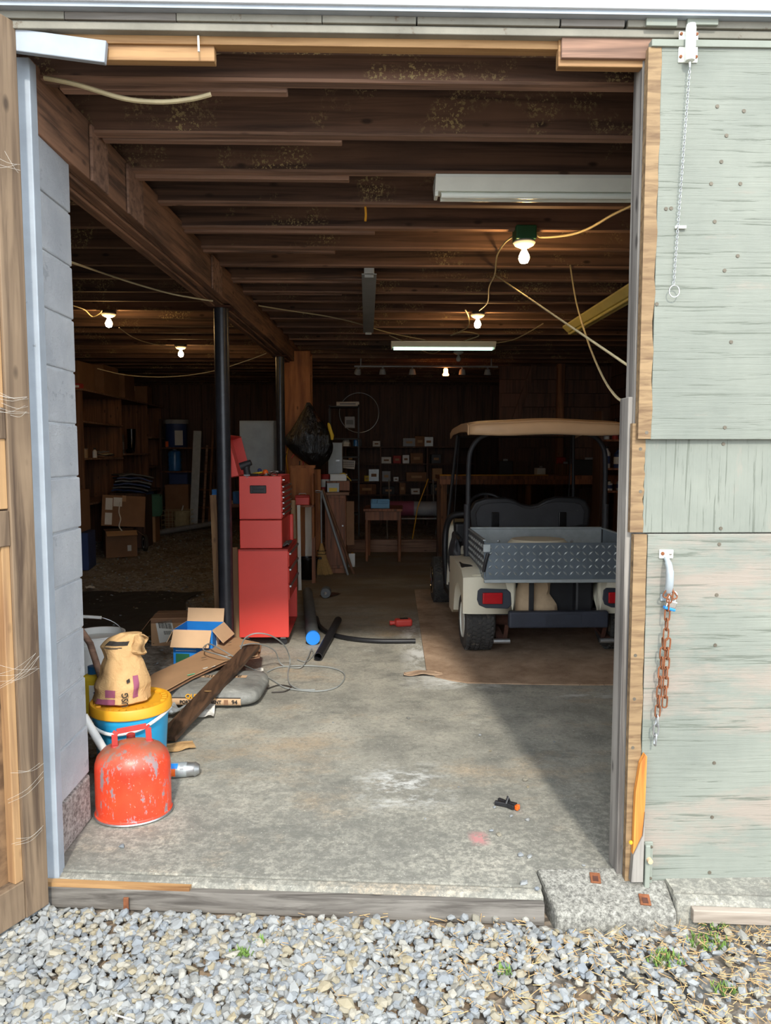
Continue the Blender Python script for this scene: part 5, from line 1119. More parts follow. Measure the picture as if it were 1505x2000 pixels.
bt = thing('rubber_boot', 'black rubber boot on the middle left shelf', 'boot', (-3.86, 12.25, 1.495)); MB().tube([(0, .02, .40), (0, .02, .2), (0, .0, .1), (0, -.02, .05)], [.07, .062, .06, .055], 16).build('shaft', 'black_gloss', bt, smooth=True); MB().tube([(0, .06, .045), (0, -.08, .045), (0, -.17, .035), (0, -.2, .03)], [.042, .05, .04, .02], 14).build('foot', 'black_gloss', bt, smooth=True)
# rack against the back wall with drum, jug and tote
rk = thing('storage_rack', 'dark open rack in the far left corner holding blue containers', 'rack', (-3.65, 13.15, 0))
for zz in (.55, .86, 1.18, 1.60): MB().span((0, 0, zz - .022), (.95, .55, zz)).build('shelf_board', 'shelf_wood', rk)
for x in (.0, .92):
    for yy in (0, .51): MB().span((x, yy, .2), (x + .03, yy + .04, 2.1)).build('post', 'panel_wood', rk)
dm = thing('plastic_drum', 'dark blue drum with grey lid on top of the far rack', 'drum', (-3.42, 13.42, 1.60)); MB().lathe([(0, 0), (.18, 0), (.19, .02), (.19, .42), (.2, .43)], 30).build('body', 'blue_dark', dm, smooth=True); MB().lathe([(.215, .42), (.215, .49), (.2, .5), (0, .5)], 30).build('lid', 'pvc', dm, smooth=True)
MB().box((.09, -.19, .17), (.14, .01, .26)).build('paper_notice', 'paper', dm); MB().box((-.13, -.155, .06), (.05, .01, .1)).build('sticker', 'orange', dm)
jg2 = thing('water_jug', 'clear blue ribbed water jug below the drum', 'jug', (-3.45, 13.38, 1.18)); MB().lathe([(0, 0), (.11, 0), (.12, .02), (.112, .06), (.12, .1), (.112, .15), (.12, .2), (.112, .25), (.12, .30), (.1, .35), (.03, .375), (.03, .385)], 28).build('body', 'blue_jug', jg2, smooth=True); MB().lathe([(.034, .37), (.034, .39), (0, .39)], 12).build('cap', 'white_plastic', jg2)
tt = thing('storage_tote', 'purple blue storage tote below the water jug', 'tote', (-3.36, 13.42, .86)); MB().box((0, 0, .14), (.34, .4, .28)).build('tub', 'blue_dark', tt, bevel=.02); MB().box((0, 0, .29), (.37, .43, .025)).build('lid', 'blue_dark', tt, bevel=.008)
for i, (px0, px1, py0, py1, m, lab) in enumerate(((376, 396, 842, 1000, 'galv', 'pale leaning panel at the right end of the far rack'), (400, 409, 870, 1000, 'joist_edge', 'narrow dark board leaning beside the pale panel'), (412, 420, 840, 990, 'shelf_wood', 'brown board leaning behind the black post'))):
    a, b = on_y(px0, py1, 12.9), on_y(px1, py0, 13.2); tag(MB().bar(((a.x + b.x) / 2 - .05, 12.85, earth_z(12.85)), ((a.x + b.x) / 2, 13.1, b.z), (b.x - a.x), .02, (0, 1, 0)).build('leaning_panel', m), lab, 'panel')
# boxes and baskets on the earth
box_thing('storage_tote', 'dark blue storage tote on the earth floor behind the pier', 'tote', (-3.66, 9.35, earth_z(9.35)), R(8), .36, .42, .47, 'blue_dark')
lb = carton('brown_carton', 'lower brown carton with open flaps in the left stack', (-3.42, 10.25, earth_z(10.2)), R(24), .40, .38, .36, 'card_dark', 'card', (('f', R(20), .15), ('r', R(40), .14))); MB().box((.1, -.192, .12), (.05, .003, .08)).build('label', 'paper', lb)
ub = box_thing('brown_carton', 'large taped brown carton on top in the left stack', 'box', (-3.40, 10.3, earth_z(10.2) + .40), R(20), .56, .46, .42, 'card_dark', 'card', None, (R(-5), R(4)))
MB().box((-.19, -.233, .30), (.09, .003, .16)).build('tape', 'paper', ub); MB().box((-.08, -.233, .33), (.11, .003, .12)).build('crumpled_tape', 'paper', ub); MB().box((-.19, -.233, .10), (.09, .003, .16)).build('tape', 'paper', ub)
MB().tube(smooth_path([(-.05, -.24, .33), (-.06, -.245, .2), (-.035, -.245, .1), (-.05, -.25, .0), (-.01, -.25, -.06)], 6), .008, 6).build('trailing_string', 'paper', ub, smooth=True)
box_thing('brown_carton', 'tall dark carton leaning behind the pier above the blue tote', 'box', (-3.72, 9.36, earth_z(9.35) + .475), R(4), .34, .4, .52, 'card_dark')
wh = thing('trolley_wheel', 'small white rimmed wheel beside the lower carton', 'wheel', (-3.17, 10.55, earth_z(10.5) + .125), R(30)); MB().lathe([(.07, -.02), (.12, -.02), (.125, 0), (.12, .02), (.07, .02)], 26, axis='x').build('tyre', 'rubber', wh, smooth=True); MB().lathe([(0, -.015), (.07, -.022), (.078, -.021), (.078, .021), (0, .015)], 26, axis='x').build('rim', 'white_metal', wh, smooth=True)
box_thing('brown_carton', 'upright brown carton below the green crate', 'box', (-3.40, 11.45, earth_z(11.4)), R(5), .32, .36, .40, 'card', None, None)
gc = thing('plastic_crate', 'green ribbed plastic crate stacked on an upright carton', 'crate', (-3.34, 11.4, earth_z(11.4) + .405), R(12))
for p, q in (((-.17, -.2, 0), (.17, .2, .012)), ((-.17, -.2, 0), (.17, -.19, .32)), ((-.17, .19, 0), (.17, .2, .32)), ((-.17, -.2, 0), (-.16, .2, .32)), ((.16, -.2, 0), (.17, .2, .32))): MB().span(p, q).build('crate_wall', 'green', gc)
for k in range(6): MB().span((.17, -.18 + k * .07, .02), (.18, -.165 + k * .07, .3)).build('rib', 'green', gc)
MB().box((-.13, -.203, .1), (.05, .003, .16)).build('label', 'paper', gc)
ft = thing('folded_tarp', 'heap of folded blue grey tarp above the large carton', 'tarp', (-3.45, 11.0, earth_z(11) + .815))
for k in range(6): MB().grid(lambda u, v, k=k: (-.26 + .5 * u, -.2 + .4 * v, .03 + .045 * k + .02 * mnoise.noise(Vector((u * 4 + k, v * 4, k))) - .12 * (u - .3) ** 2), 10, 8).build('fold', 'pvc_dark' if k % 2 else 'blue_dark', ft, rot=(0, 0, .12 * k), solid=.02)
tag(MB().box((0, 0, .4), (.5, .45, .8)).build('crate_stand', 'panel_wood', None, (-3.47, 10.93, earth_z(11)), (0, 0, R(3)), bevel=.01), 'dark wooden crate hidden behind the left cartons', 'crate')
wbs = thing('wire_basket', 'wire basket with a yellowish tub on the earth floor', 'basket', (-3.22, 12.6, earth_z(12.6)), R(4))
for k in range(9): MB().tube([(-.24 + .06 * k, -.15, 0), (-.24 + .06 * k, -.16, .34)], .004, 5).build('wire', 'cable', wbs)
for k in range(5): MB().tube([(-.24, -.155, .02 + .08 * k), (.24, -.155, .02 + .08 * k), (.24, .155, .02 + .08 * k), (-.24, .155, .02 + .08 * k)], .004, 5, True).build('wire', 'cable', wbs)
tb = thing('yellow_tub', 'yellowish plastic tub inside the wire basket', 'tub', (-3.15, 12.6, earth_z(12.6))); MB().lathe([(0, 0), (.12, 0), (.135, .30), (.145, .305), (.145, .33), (0, .33)], 22).build('body', 'cable', tb, smooth=True); MB().tube([(0, 0, .32), (.03, 0, .42)], .012, 8).build('stick', 'paper', tb)
box_thing('brown_carton', 'tilted brown carton behind the wire basket', 'box', (-3.30, 12.97, earth_z(12.9)), R(3), .40, .24, .75, 'card_dark', None, None)
tag(MB().tube([(-3.55, 11.72, earth_z(11.72) + .05), (-2.55, 12.9, .30)], .045, 14).build('pvc_pipe', 'pvc', smooth=True), 'long grey pipe lying across the earth floor at the back', 'pipe')
sheet_scrap('paper_scrap', 'crumpled white paper on the earth floor beside the ground sheet', 'paper', 176, 1152, .12, .1, 'paper', 5.2, .05)

# ================================================================== BACK OF THE GARAGE
bs = thing('back_shelving', 'long dark wooden shelving along the back wall', 'shelving', (0, 13.55, 0))
levels = (.74, .98, 1.31, 1.62)
for z in levels: MB().span((-.40, 0, z - .022), (2.0, .40, z)).build('shelf_board', 'panel_wood', bs)
for x in (-.40, .24, 1.10, 1.97): MB().span((x, .01, .16), (x + .03, .40, 1.62)).build('upright', 'panel_wood', bs)
items = [('white card carton', 'paper', 1.62, .18, 0.138, 0.102), ('grey file box', 'pvc', 1.62, .78, 0.230, 0.156), ('brown cigar box', 'card_dark', 1.62, .98, 0.184, 0.192), ('pale grey carton', 'galv', 1.62, 1.14, 0.172, 0.180), ('black radio', 'black', 1.62, .12 - .3, 0.184, 0.144),
         ('dark ledger', 'ink', 1.31, -.30, 0.138, 0.192), ('stack of white papers', 'paper', 1.31, .36, 0.184, 0.120), ('red brown tin', 'red_dark', 1.31, .56, 0.149, 0.144), ('white switch box', 'white_plastic', 1.31, .72, 0.127, 0.156), ('brown long carton', 'card_dark', 1.31, .92, 0.230, 0.192), ('black lamp', 'black', 1.31, 1.28, 0.184, 0.168),
         ('yellow tin', 'yellow', .98, .0, 0.092, 0.108), ('pale grey binder', 'galv', .98, .13, 0.196, 0.228), ('grey meter', 'pvc', .98, .36, 0.161, 0.192), ('small white jar', 'white_plastic', .98, .54, 0.092, 0.084), ('long brown carton', 'card_dark', .98, .92, 0.391, 0.168), ('brown parcel', 'card', .98, 1.3, 0.184, 0.240),
         ('brown crate', 'shelf_wood', .74, .0, 0.345, 0.192), ('upright brown jar', 'card_dark', .74, .66, 0.115, 0.216), ('white packet', 'paper', .74, .90, 0.161, 0.108), ('dark box', 'black', .74, 1.35, 0.345, 0.192), ('black case', 'black_dusty', .74, .4, 0.230, 0.144)]
for nm, m, z, x, w, h in items:
    t = thing(nm.replace(' ', '_') if len(nm.split()) < 3 else '_'.join(nm.split()[-2:]), nm + ' on the back shelving, ' + {1.62: 'top', 1.31: 'second', .98: 'third', .74: 'lowest'}[z] + ' board', nm.split()[-1], (x, 13.70, z))
    MB().box((0, 0, h / 2), (w, .2, h)).build('case', m, t, bevel=.008); MB().box((0, -.102, h * .5), (w * .5, .003, h * .25)).build('front_label', 'card_dark' if m in ('paper', 'galv', 'white_plastic') else 'card', t)
ms_ = thing('metal_shelf_unit', 'narrow black metal shelf unit left of the back shelving', 'shelf unit', (-.60, 11.75, .165))
for z in (.35, .9, 1.26, 1.55, 2.06): MB().span((0, 0, z), (.48, .34, z + .02)).build('shelf_plate', 'black', ms_)
for x in (0, .46):
    for yy in (0, .32): MB().span((x, yy, 0), (x + .022, yy + .022, 2.1)).build('post', 'black', ms_)
for nm, lab, cat, x, z, w, h, m in (('white_carton', 'long white carton on top of the black metal shelf', 'carton', -.30, 2.245, .36, .07, 'paper'), ('glass_jar', 'square glass jar of clips on the metal shelf', 'jar', -.27, 1.735, .16, .18, 'pvc'), ('white_bag', 'crumpled white bag on the metal shelf', 'bag', -.33, 1.445, .15, .11, 'paper'), ('key_panel', 'pale tilted keyboard on the metal shelf', 'keyboard', -.30, 1.085, .22, .14, 'white_plastic'), ('blue_canister', 'blue canister at the edge of the metal shelf', 'canister', -.17, 1.445, .09, .10, 'blue_jug')):
    t = thing(nm, lab, cat, (x, 11.9, z + .165 if z < 2 else z)); 
    if nm == 'white_bag': wr_loft([(0, 0, .0, w * .45, .06), (0, 0, h * .4, w * .5, .07), (0, 0, h * .8, w * .35, .05), (.02, 0, h, w * .1, .02)], 20, .02, 20, 3.3)[0].build('film', m, t, smooth=True)
    elif nm == 'blue_canister': MB().lathe([(0, 0), (w / 2, 0), (w / 2, h), (w * .3, h + .015), (0, h + .02)], 18).build('body', m, t, smooth=True)
    elif nm == 'key_panel':
        MB().box((0, 0, h / 2), (w, .03, h), (R(-14), R(6), 0)).build('panel', m, t, bevel=.005)
        for i in range(6):
            for j in range(3): MB().box((-.08 + .032 * i, -.022, h / 2 - .035 + .034 * j), (.022, .012, .022), (R(-14), R(6), 0)).build('key', 'pvc', t)
    else: MB().box((0, 0, h / 2), (w, .14, h)).build('case', m, t, bevel=.006); MB().box((0, -.072, h / 2), (w * .7, .003, h * .4)).build('front_label', 'pvc_dark' if nm == 'glass_jar' else 'pvc', t)
c = on_y(701, 806, 13.9)
hp = thing('wheel_hoop', 'thin bicycle wheel hoop hanging on the dark back wall', 'hoop', (c.x, 13.93, c.z)); MB().tube([(.37 * math.cos(t), 0, .37 * math.sin(t)) for t in [2 * math.pi * k / 48 for k in range(48)]], .007, 6, True).build('rim', 'steel', hp, smooth=True); MB().tube([(0, 0, .36), (0, .05, .38)], .006, 6).build('hook', 'steel', hp)
# workbench right behind the cart, wall shelf with bottles
wb_ = thing('workbench', 'dark wooden workbench behind the golf cart', 'workbench', (1.0, 10.1, 0))
MB().span((0, 0, 1.14), (2.55, .65, 1.19)).build('bench_top', 'bench_wood', wb_); MB().span((0, -.01, 1.07), (2.55, .02, 1.14)).build('front_rail', 'bench_wood', wb_)
for x in (0.02, 1.2, 2.45):
    for yy in (.03, .55): MB().span((x, yy, 0), (x + .08, yy + .08, 1.14)).build('leg', 'shelf_wood', wb_)
for nm, lab, cat, x, w, h, m in (('grey_vice', 'dark iron vice on the workbench', 'vice', 1.95, .2, .2, 'black_dusty'), ('white_meter', 'white meter box on the workbench', 'meter', 2.45, .12, .1, 'paper'), ('wood_block', 'pale wood block on the workbench', 'block', 2.8, .2, .16, 'shelf_wood'), ('black_case', 'long black tool case on the workbench', 'case', 3.15, .5, .22, 'black')):
    t = thing(nm, lab, cat, (x, 10.4, 1.19)); MB().box((0, 0, h / 2), (w, .2, h)).build('case', m, t, bevel=.01); MB().box((0, -.05, h + .015), (w * .3, .04, .03)).build('handle', 'steel', t, bevel=.004)
rbx = thing('switch_box', 'steel switch box with red cloth fixed on the right post', 'switch box', (2.84, 10.74, 1.20)); MB().box((0, 0, .07), (.13, .06, .14)).build('box_body', 'galv', rbx, bevel=.005); MB().box((0, -.032, .06), (.05, .006, .05)).build('switch', 'black', rbx); MB().box((0, 0, .19), (.13, .05, .10)).build('red_cloth', 'red_dark', rbx, bevel=.015)
tag(MB().tube([(1.0, 10.12, 1.198), (2.5, 10.12, 1.198)], .008, 6).build('wood_strip', 'bucket_lid'), 'long thin yellow strip along the workbench front', 'strip')
rsf = thing('bottle_shelf', 'small dark wall shelf of bottles right of the golf cart', 'shelf', (2.80, 8.7, 0))
for z in (1.03, 1.30, 1.64): MB().span((0, 0, z), (.8, .3, z + .022)).build('shelf_board', 'bench_wood', rsf)
for x in (-.03, .8): MB().span((x, 0, .0), (x + .03, .3, 2.0)).build('upright', 'panel_wood', rsf)
for i, (x, z, r, h, m, lab) in enumerate(((2.87, 1.662, .04, .2, 'white_plastic', 'white bottle on the top board of the bottle shelf'), (2.98, 1.662, .035, .24, 'red_dark', 'tall dark red bottle on the top board of the bottle shelf'), (3.08, 1.662, .04, .22, 'paper', 'pale bottle last on the top board of the bottle shelf'), (2.88, 1.322, .045, .26, 'white_plastic', 'white labelled bottle on the middle board of the bottle shelf'), (3.03, 1.322, .06, .24, 'blue_dark', 'dark blue jug on the middle board of the bottle shelf'), (2.92, 1.052, .04, .12, 'paper', 'short white jar on the lowest board of the bottle shelf'), (3.06, 1.052, .05, .14, 'galv', 'dull steel can on the lowest board of the bottle shelf'))):
    t = thing('shelf_bottle', lab, 'bottle', (x, 8.82, z)); MB().lathe([(0, 0), (r, 0), (r, h * .7), (r * .4, h * .85), (r * .4, h * .92)], 16).build('body', m, t, smooth=True); MB().lathe([(r * .48, h * .9), (r * .48, h), (0, h)], 12).build('cap', 'black', t); MB().lathe([(r * 1.02, h * .2), (r * 1.02, h * .55)], 16).build('label', 'blue_dark' if m != 'blue_dark' else 'paper', t)

# ================================================================== LAMPS AND CABLES UNDER THE JOISTS
def joist_y(y, x): return 2.71 + .42 * round((y - 2.71 - (.045 if x < -1.1 else 0)) / .42) + (.045 if x < -1.1 else 0)
def bulb_lamp(px, py, label, mat, box=None, s=1.0, z=2.79):
    p = on_z(px, py, z); p.y = joist_y(p.y, p.x); t = thing('bulb_lamp', label, 'lamp', (p.x, p.y, z))
    if box: MB().box((0, 0, -.02), (.12, .12, .08)).build('junction_box', box, t, bevel=.008); z0 = -.06
    else: MB().box((0, 0, 0), (.11, .1, .024)).build('mount_block', 'black', t); z0 = -.012
    MB().lathe([(.062, z0), (.065, z0 - .008), (.055, z0 - .022), (.03, z0 - .034), (0, z0 - .034)], 24).build('porcelain_holder', 'white_plastic', t, smooth=True)
    MB().lathe([(.013, z0 - .034), (.014, z0 - .05), (.022, z0 - .064), (.031, z0 - .085), (.031, z0 - .10), (.022, z0 - .120), (0, z0 - .128)], 22).build('bulb', mat, t, smooth=True)
    return t
bulb_lamp(1021, 455, 'lit bare bulb under a green junction box nearest the door', 'bulb', 'green')
bulb_lamp(935, 608, 'lit bare bulb in the middle of the ceiling before the track light', 'bulb')
bulb_lamp(218, 613, 'lit bare bulb at the far left beside the pier', 'bulb')
bulb_lamp(360, 679, 'lit bare bulb deep in the earth bay left of the black post', 'bulb')
bulb_lamp(896, 684, 'unlit bare bulb behind the small fluorescent fitting', 'bulb_off')
def tube_fitting(label, loc, rz, L, body, lit=None, bare=False, w=.11):
    t = thing('fluorescent_fitting', label, 'light fitting', loc, rz)
    MB().box((0, 0, .03), (L, w * .55, .05)).build('channel', body, t, bevel=.004)
    if not bare:
        MB().extrude([(-L / 2, -w * .30, -.016), (-L / 2, -w * .62, .03), (-L / 2, -w * .62, .045), (-L / 2, w * .62, .045), (-L / 2, w * .62, .03), (-L / 2, w * .30, -.016)], (L, 0, 0)).build('reflector', body, t)
        for yy in (-.022, .022): MB().tube([(-L / 2 + .03, yy, -.031), (L / 2 - .03, yy, -.031)], .014, 12).build('tube', lit or 'tube_glass', t, smooth=True)
    else: MB().box((0, 0, .003), (L, w * .8, .006)).build('cover_plate', body, t, bevel=.001)
    for sx in (-1, 1):
        MB().box((sx * (L / 2 - .008), 0, -.012 if not bare else -.006), (.016, w * .5, .05 if not bare else .03)).build('end_socket', body, t, bevel=.003)
        MB().tube([(sx * L * .36, 0, .04), (sx * L * .36, 0, max(.06, 2.80 - loc[2]))], .006, 6).build('hanger', 'steel', t)
    return t
MT['yellowed'] = plain('yellowed_enamel', 'd6cf86', .45, 0, .08, 6)
p = on_y(848, 362, 3.55); tube_fitting('long white fluorescent fitting nearest the door at the upper right', (p.x + .61, p.y, p.z - .02), R(-.5), 1.22, 'white_metal', None, False, .13)
a, b = on_z(716, 536, 2.74), on_z(722, 650, 2.74); tube_fitting('bare grey fluorescent channel without tubes in the middle of the ceiling', ((a.x + b.x) / 2, (a.y + b.y) / 2, 2.74), R(90), (b - a).length, 'grey_metal', None, True, .13)
p = on_y(865, 676, joist_y(8.7, 0)); tube_fitting('small greenish glowing fluorescent fitting above the track light', (p.x, p.y, min(p.z, 2.75)), 0, 1.2, 'white_metal', 'tube_faint', False, .13)
a = on_z(1116, 646, 2.72); tube_fitting('yellowed fluorescent fitting running beside the green door edge', (a.x + .0, a.y - 1.22, 2.72), R(90), 2.44, 'yellowed', 'yellowed', False, .15)
tl = thing('track_light', 'pale track light with spot heads before the back wall', 'track light', tuple(on_y(832, 716, joist_y(10.3, 0))))
MB().box((0, 0, 0), (1.98, .035, .02)).build('track', 'pvc', tl); MB().tube([(-.9, 0, .01), (-.9, 0, 2.80 - tl.location.z)], .01, 6).build('track_mount', 'pvc', tl); MB().tube([(.9, 0, .01), (.9, 0, 2.80 - tl.location.z)], .01, 6).build('track_mount', 'pvc', tl)
for k, x in enumerate((-.93, -.60, -.19, .50, .85)):
    hd_ = MB().lathe([(.02, -.02), (.035, -.03), (.042, -.06), (.05, -.10), (.045, -.102), (.03, -.06)], 20).build('spot_head', 'pvc', tl, loc=(x, 0, -.008), rot=((.5, .2, 0) if k == 0 else (.15, 0, 0)), smooth=True)
    MB().tube([(0, 0, .0), (0, 0, -.03)], .012, 8).build('spot_stem', 'pvc', hd_)
hd_ = MB().lathe([(.02, -.015), (.03, -.03), (.03, -.075), (.045, -.10), (.04, -.115), (0, -.12)], 20).build('lit_spot_bulb', 'bulb_dim', tl, loc=(.27, 0, -.008), smooth=True)
def cable(label, pts, r=.006, mat='cable', n=8): return tag(MB().tube(smooth_path(pts, n), r, 6).build('ceiling_cable', mat, smooth=True), label, 'cable')
Z = 2.775
def zz(L, z=Z): return [on_z(a, b, z) for a, b in L]
def yy(L, y): return [on_y(a, b, y) for a, b in L]
cable('thick cream cable sagging across the first joists at upper left', yy([(86, 152), (150, 165), (240, 192), (310, 199), (370, 194), (412, 184)], 2.672), .008)
cable('short cream cable end poking down behind the header board', yy([(420, 103), (465, 95), (512, 83)], 2.66), .006)
cable('thin cable running from the pier to the top of the black post', [on_y(130, 509, 3.3), on_z(200, 533, 2.60), on_z(270, 556, 2.59), on_z(340, 575, 2.57), on_z(415, 588, 2.565)], .006)
cable('thin cable along the joists right of the main beam', zz([(505, 597), (560, 606), (640, 618), (700, 632), (760, 650), (830, 664)]), .006)
cable('cream cable curving from the green junction box to the door', zz([(1010, 462), (1025, 453), (1045, 455), (1058, 463), (1110, 459), (1150, 446), (1195, 420), (1243, 397)]), .007)
cable('cream cable dropping from the green junction box to the second bulb', zz([(1004, 460), (985, 475), (970, 500), (966, 535), (955, 560), (952, 590), (936, 606)]), .006)
cable('taut pale cord running down to the green door edge', [on_z(966, 537, Z), on_z(966, 537, Z).lerp(on_y(1232, 718, 2.60), .33), on_z(966, 537, Z).lerp(on_y(1232, 718, 2.60), .66), on_y(1232, 718, 2.60)], .005)
A, B = on_z(1113, 518, 2.79), on_y(1224, 789, 2.62)
cable('slack pale cord sagging from the joists to the door edge', [A, on_y(1125, 590, 4.9), on_y(1148, 668, 4.2), on_y(1175, 733, 3.5), on_y(1200, 772, 3.0), B], .0055)
cable('tangled cable above the small fluorescent fitting', zz([(760, 655), (800, 672), (840, 690), (865, 682), (900, 668), (935, 655), (905, 648), (880, 655), (912, 640), (915, 620), (908, 605)]), .006)
cable('thin cable looping right of the small fluorescent fitting', zz([(962, 671), (1000, 664), (1030, 650), (1060, 632)]), .006)
cable('thin wire sagging to the far left bulb', zz([(143, 597), (165, 605), (180, 618), (195, 612), (199, 606)]), .005)
cable('thin wire between the two bulbs of the earth bay', zz([(232, 640), (262, 660), (300, 672), (345, 677)], 2.72), .005)
cable('thin wire sagging behind the black post', yy([(190, 720), (250, 733), (330, 736), (410, 726), (480, 705), (520, 690)], 8.2), .005)
cable('short yellow cord hanging below a joist', yy([(713, 404), (714, 418), (713, 432)], 3.98), .006, 'bucket_lid', 4)

# ================================================================== HARDWARE ON AND BELOW THE DOORS
# chain operated top bolt
DY = 2.458
p = on_y(1348, 84, DY - .02)
tbt = thing('top_bolt', 'white barrel bolt with a long thin pull chain on the green door', 'door bolt', (p.x, DY, p.z))
MB().box((0, -.002, -.004), (.062, .006, .095)).build('back_plate', 'white_metal', tbt, bevel=.002)
MB().lathe([(.0, -.055), (.014, -.054), (.016, -.05), (.016, .045), (.014, .056), (0, .058)], 20, c=(0, -.02, 0)).build('barrel', 'white_metal', tbt, smooth=True)
for sx in (-1, 1):
    for zz_ in (-.035, .035): MB().lathe([(0, -.010), (.005, -.009), (.005, -.004)], 8, axis='y', c=(sx * .025, 0, zz_)).build('screw', 'rust', tbt)
MB().tube([(0, -.02, -.05), (0, -.02, -.075)], .0035, 6).build('pull_rod', 'chrome', tbt)
e = on_y(1315, 556, DY - .012) - Vector((p.x, DY, p.z)); st = Vector((0, -.02, -.075)); en = Vector((e.x, -.012, e.z)); nl = 74
ch = MB()
for k in range(nl):
    c_ = st.lerp(en, (k + .5) / nl); L = (en - st).length / nl * .72
    pts = [(c_.x + (.0032 * math.cos(t) if k % 2 else 0), c_.y + (0 if k % 2 else .0032 * math.cos(t)), c_.z + L * math.sin(t)) for t in [2 * math.pi * j / 8 for j in range(8)]]
    ch.tube(pts, .0011, 4, True)
stuff(ch.build('pull_chain', 'steel', tbt))
MB().tube([(e.x + .017 * math.cos(t), -.018, e.z - .022 + .019 * math.sin(t)) for t in [2 * math.pi * j / 24 for j in range(24)]], .0018, 6, True).build('pull_ring', 'chrome', tbt)
q = on_y(1327, 445, DY) - Vector((p.x, DY, p.z)); MB().box((q.x, -.006, q.z), (.036, .010, .010)).build('chain_guide', 'white_metal', tbt, bevel=.002)
# pull handle with rusty chain and padlock
p = on_y(1300, 1082, 2.468)
ph = thing('pull_handle', 'grey pull handle with a white top plate on the green door', 'handle', (p.x, 2.47, p.z))
MB().box((0, -.003, 0), (.048, .006, .030)).build('top_plate', 'white_metal', ph, bevel=.002)
for sx in (-1, 1): MB().lathe([(0, -.010), (.006, -.009), (.007, -.005)], 10, axis='y', c=(sx * .013, 0, .002)).build('screw', 'rust' if sx < 0 else 'chrome', ph)
MB().tube(smooth_path([(0, -.005, -.012), (0, -.022, -.028), (0, -.038, -.055), (0, -.038, -.10), (0, -.025, -.128), (0, -.006, -.14)], 6), [.009] * 6 + [.0115] * 6 + [.013] * 12 + [.010] * 7, 12).build('grip', 'grey_metal', ph, smooth=True)
MB().box((0, -.003, -.15), (.03, .006, .024)).build('foot_plate', 'grey_metal', ph, bevel=.002)
hc = thing('rusty_chain', 'rusty link chain hanging doubled from the pull handle', 'chain', (p.x, 2.445, p.z - .125))
def link(c, ang, horiz, m):
    L, w = .021, .0085; a = []
    for k in range(16):
        t = 2 * math.pi * k / 16; u = w * math.cos(t); v = (L - w) * (1 if math.sin(t) > 0 else -1) * (1 if abs(math.sin(t)) > .05 else 0) + w * math.sin(t)
        q = Vector((u if horiz else 0, 0 if horiz else u, v)); q.rotate(Euler((0, ang, 0))); a.append(q + Vector(c))
    return MB().tube(a, .0028, 6, True).build('link', m, hc, smooth=True)
link((-.004, -.012, -.0), R(35), True, 'rust'); link((.012, -.010, -.006), R(-40), True, 'rust'); link((.004, -.012, -.016), R(10), True, 'rust')
z = -.045; k = 0; x = .0
while z > -.165: link((x, -.006, z), R(2), k % 2 == 1, 'rust'); z -= .0335; k += 1; x -= .0012
zL = z
for s_, n_, dx in ((1, 7, .008), (-1, 11, -.006)):
    z = zL
    for j in range(n_):
        link((x + dx - .0018 * j * (1 if s_ < 0 else .4), -.004 - .003 * (s_ > 0), z), R(4 * s_ if j == 0 else 2), (j + (s_ > 0)) % 2 == 1, 'rust' if j < 8 else 'steel'); z -= .0335
pk = thing('padlock', 'steel padlock with blue base hanging in the rusty chain', 'padlock', (p.x + .020, 2.442, p.z - .135), 0, None, (0, R(16), 0))
MB().box((0, 0, -.034), (.036, .018, .026)).build('body', 'chrome', pk, bevel=.004); MB().box((0, 0, -.050), (.038, .020, .010)).build('base', 'blue', pk, bevel=.003)
MB().tube(smooth_path([(-.011, 0, -.022), (-.011, 0, .0), (0, 0, .010), (.011, 0, .0), (.011, 0, -.022)], 5), .0035, 8).build('shackle', 'chrome', pk, smooth=True)
# splintered stake and foot bolt at the bottom of the leaf
a = on_y(1240, 1720, 2.452); b = on_y(1254, 1470, 2.452)
ss = thing('splint_board', 'split orange and weathered board fixed at the foot of the green door', 'board', (0, 2.468, 0))
x0 = on_y(1226, 1715, 2.46).x; x1 = on_y(1252, 1715, 2.46).x
zt = on_y(1255, 1470, 2.46).z; z1 = on_y(1250, 1560, 2.46).z; z2 = on_y(1238, 1650, 2.46).z; zb = .004
MB().extrude([(x0 + .004, 0, zb), (x1, 0, zb), (x1, 0, z1 - .04), (x1 - .006, 0, z2 + .04), (x0 + .010, 0, z2 - .03)], (0, -.026, 0)).build('weathered_half', 'grey_wood', ss, bevel=.002)
MB().extrude([(x0 + .010, 0, z2 - .03), (x1 - .006, 0, z2 + .04), (x1 + .002, 0, z1 - .02), (x1 + .004, 0, zt - .01), (x1 - .004, 0, zt), (x1 - .020, 0, zt - .035), (x0 + .014, 0, z1 + .03)], (0, -.020, 0)).build('split_half', 'orange_wood', ss, bevel=.002)
q = on_y(1231, 1645, 2.44); MB().lathe([(0, -.006), (.006, -.005), (.007, 0)], 10, axis='y', c=(q.x, -.028, q.z)).build('screw', 'bucket_lid', ss)
p = on_y(1265, 1688, 2.455)
fb = thing('foot_bolt', 'pale foot bolt with plate at the bottom of the green door', 'door bolt', (p.x, 2.468, 0))
zc = p.z
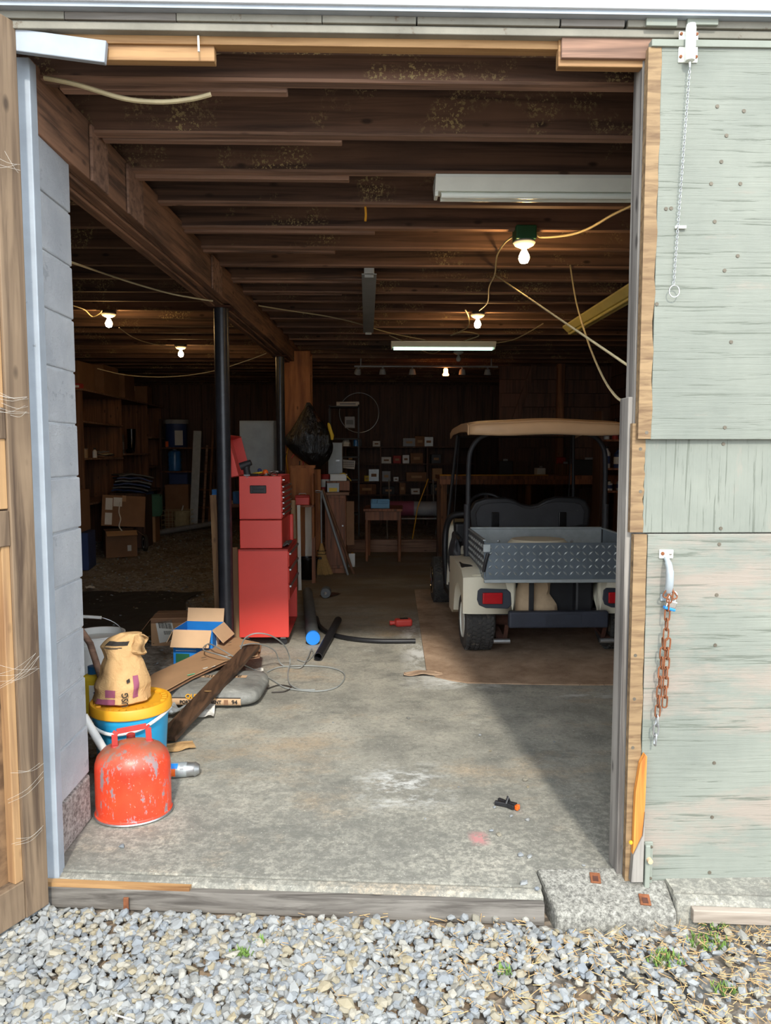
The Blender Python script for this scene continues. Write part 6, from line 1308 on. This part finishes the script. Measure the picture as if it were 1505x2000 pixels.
MB().box((.004, -.003, zc), (.030, .006, .155)).build('back_plate', 'sage_trim', fb, bevel=.002)
MB().box((-.006, -.016, zc - .01), (.018, .022, .17)).build('bolt_housing', 'sage_trim', fb, bevel=.004)
MB().lathe([(0, -.022), (.009, -.02), (.009, 0)], 12, axis='y', c=(-.003, -.022, zc + .025)).build('bolt_knob', 'cloth_tan', fb, smooth=True)
for dz in (-.055, .06): MB().lathe([(0, -.010), (.005, -.009), (.005, -.004)], 8, axis='y', c=(.013, 0, zc + dz)).build('screw', 'screw', fb)
# concrete pad with two rusty keepers
pd = MB(); T = [(.608, 2.532, .012), (1.060, 2.532, .012), (1.044, 2.345, -.044), (.634, 2.345, -.044)]; Bm = [(x, y - (.008 if i > 1 else 0), GZ - .03) for i, (x, y, z) in enumerate(T)]
pd.add([Vector(v) for v in T] + [Vector(v) for v in Bm], [(0, 1, 2, 3), (4, 7, 6, 5), (0, 4, 5, 1), (1, 5, 6, 2), (2, 6, 7, 3), (3, 7, 4, 0)])
pad = thing('concrete_pad', 'rough concrete pad under the edge of the green door', 'concrete pad')
pd.build('pad_body', 'concrete_rough', pad, bevel=.012)
for px, py in ((1162, 1717), (1259, 1745)):
    q = on_z(px, py, -.004); zq = .016 - (2.532 - q.y) * .30
    kp = MB().box((0, 0, 0), (.036, .044, .006)).build('rusty_keeper', 'rust', pad, (q.x, q.y, zq), (R(16.7), 0, R(-10)), bevel=.002)
    MB().box((0, -.006, .0035), (.018, .022, .002)).build('keeper_slot', 'rust_dark', kp)
# iron stake and stick in front
q = on_z(254, 1762, GZ); tag(MB().bar((q.x, slab_front(q.x) - .045, GZ - .02), (q.x + .001, slab_front(q.x) - .046, -.04), .018, .008, (0, 1, 0)).build('iron_stake', 'rust', bevel=.002), 'rusty iron stake driven in before the grey sill board', 'stake')
q = on_z(225, 1982, GZ + .02); tag(MB().tube([q, on_z(262, 1993, GZ + .02)], .0022, 6).build('white_twig', 'paper'), 'thin white stick lying on the gravel at lower left', 'stick')
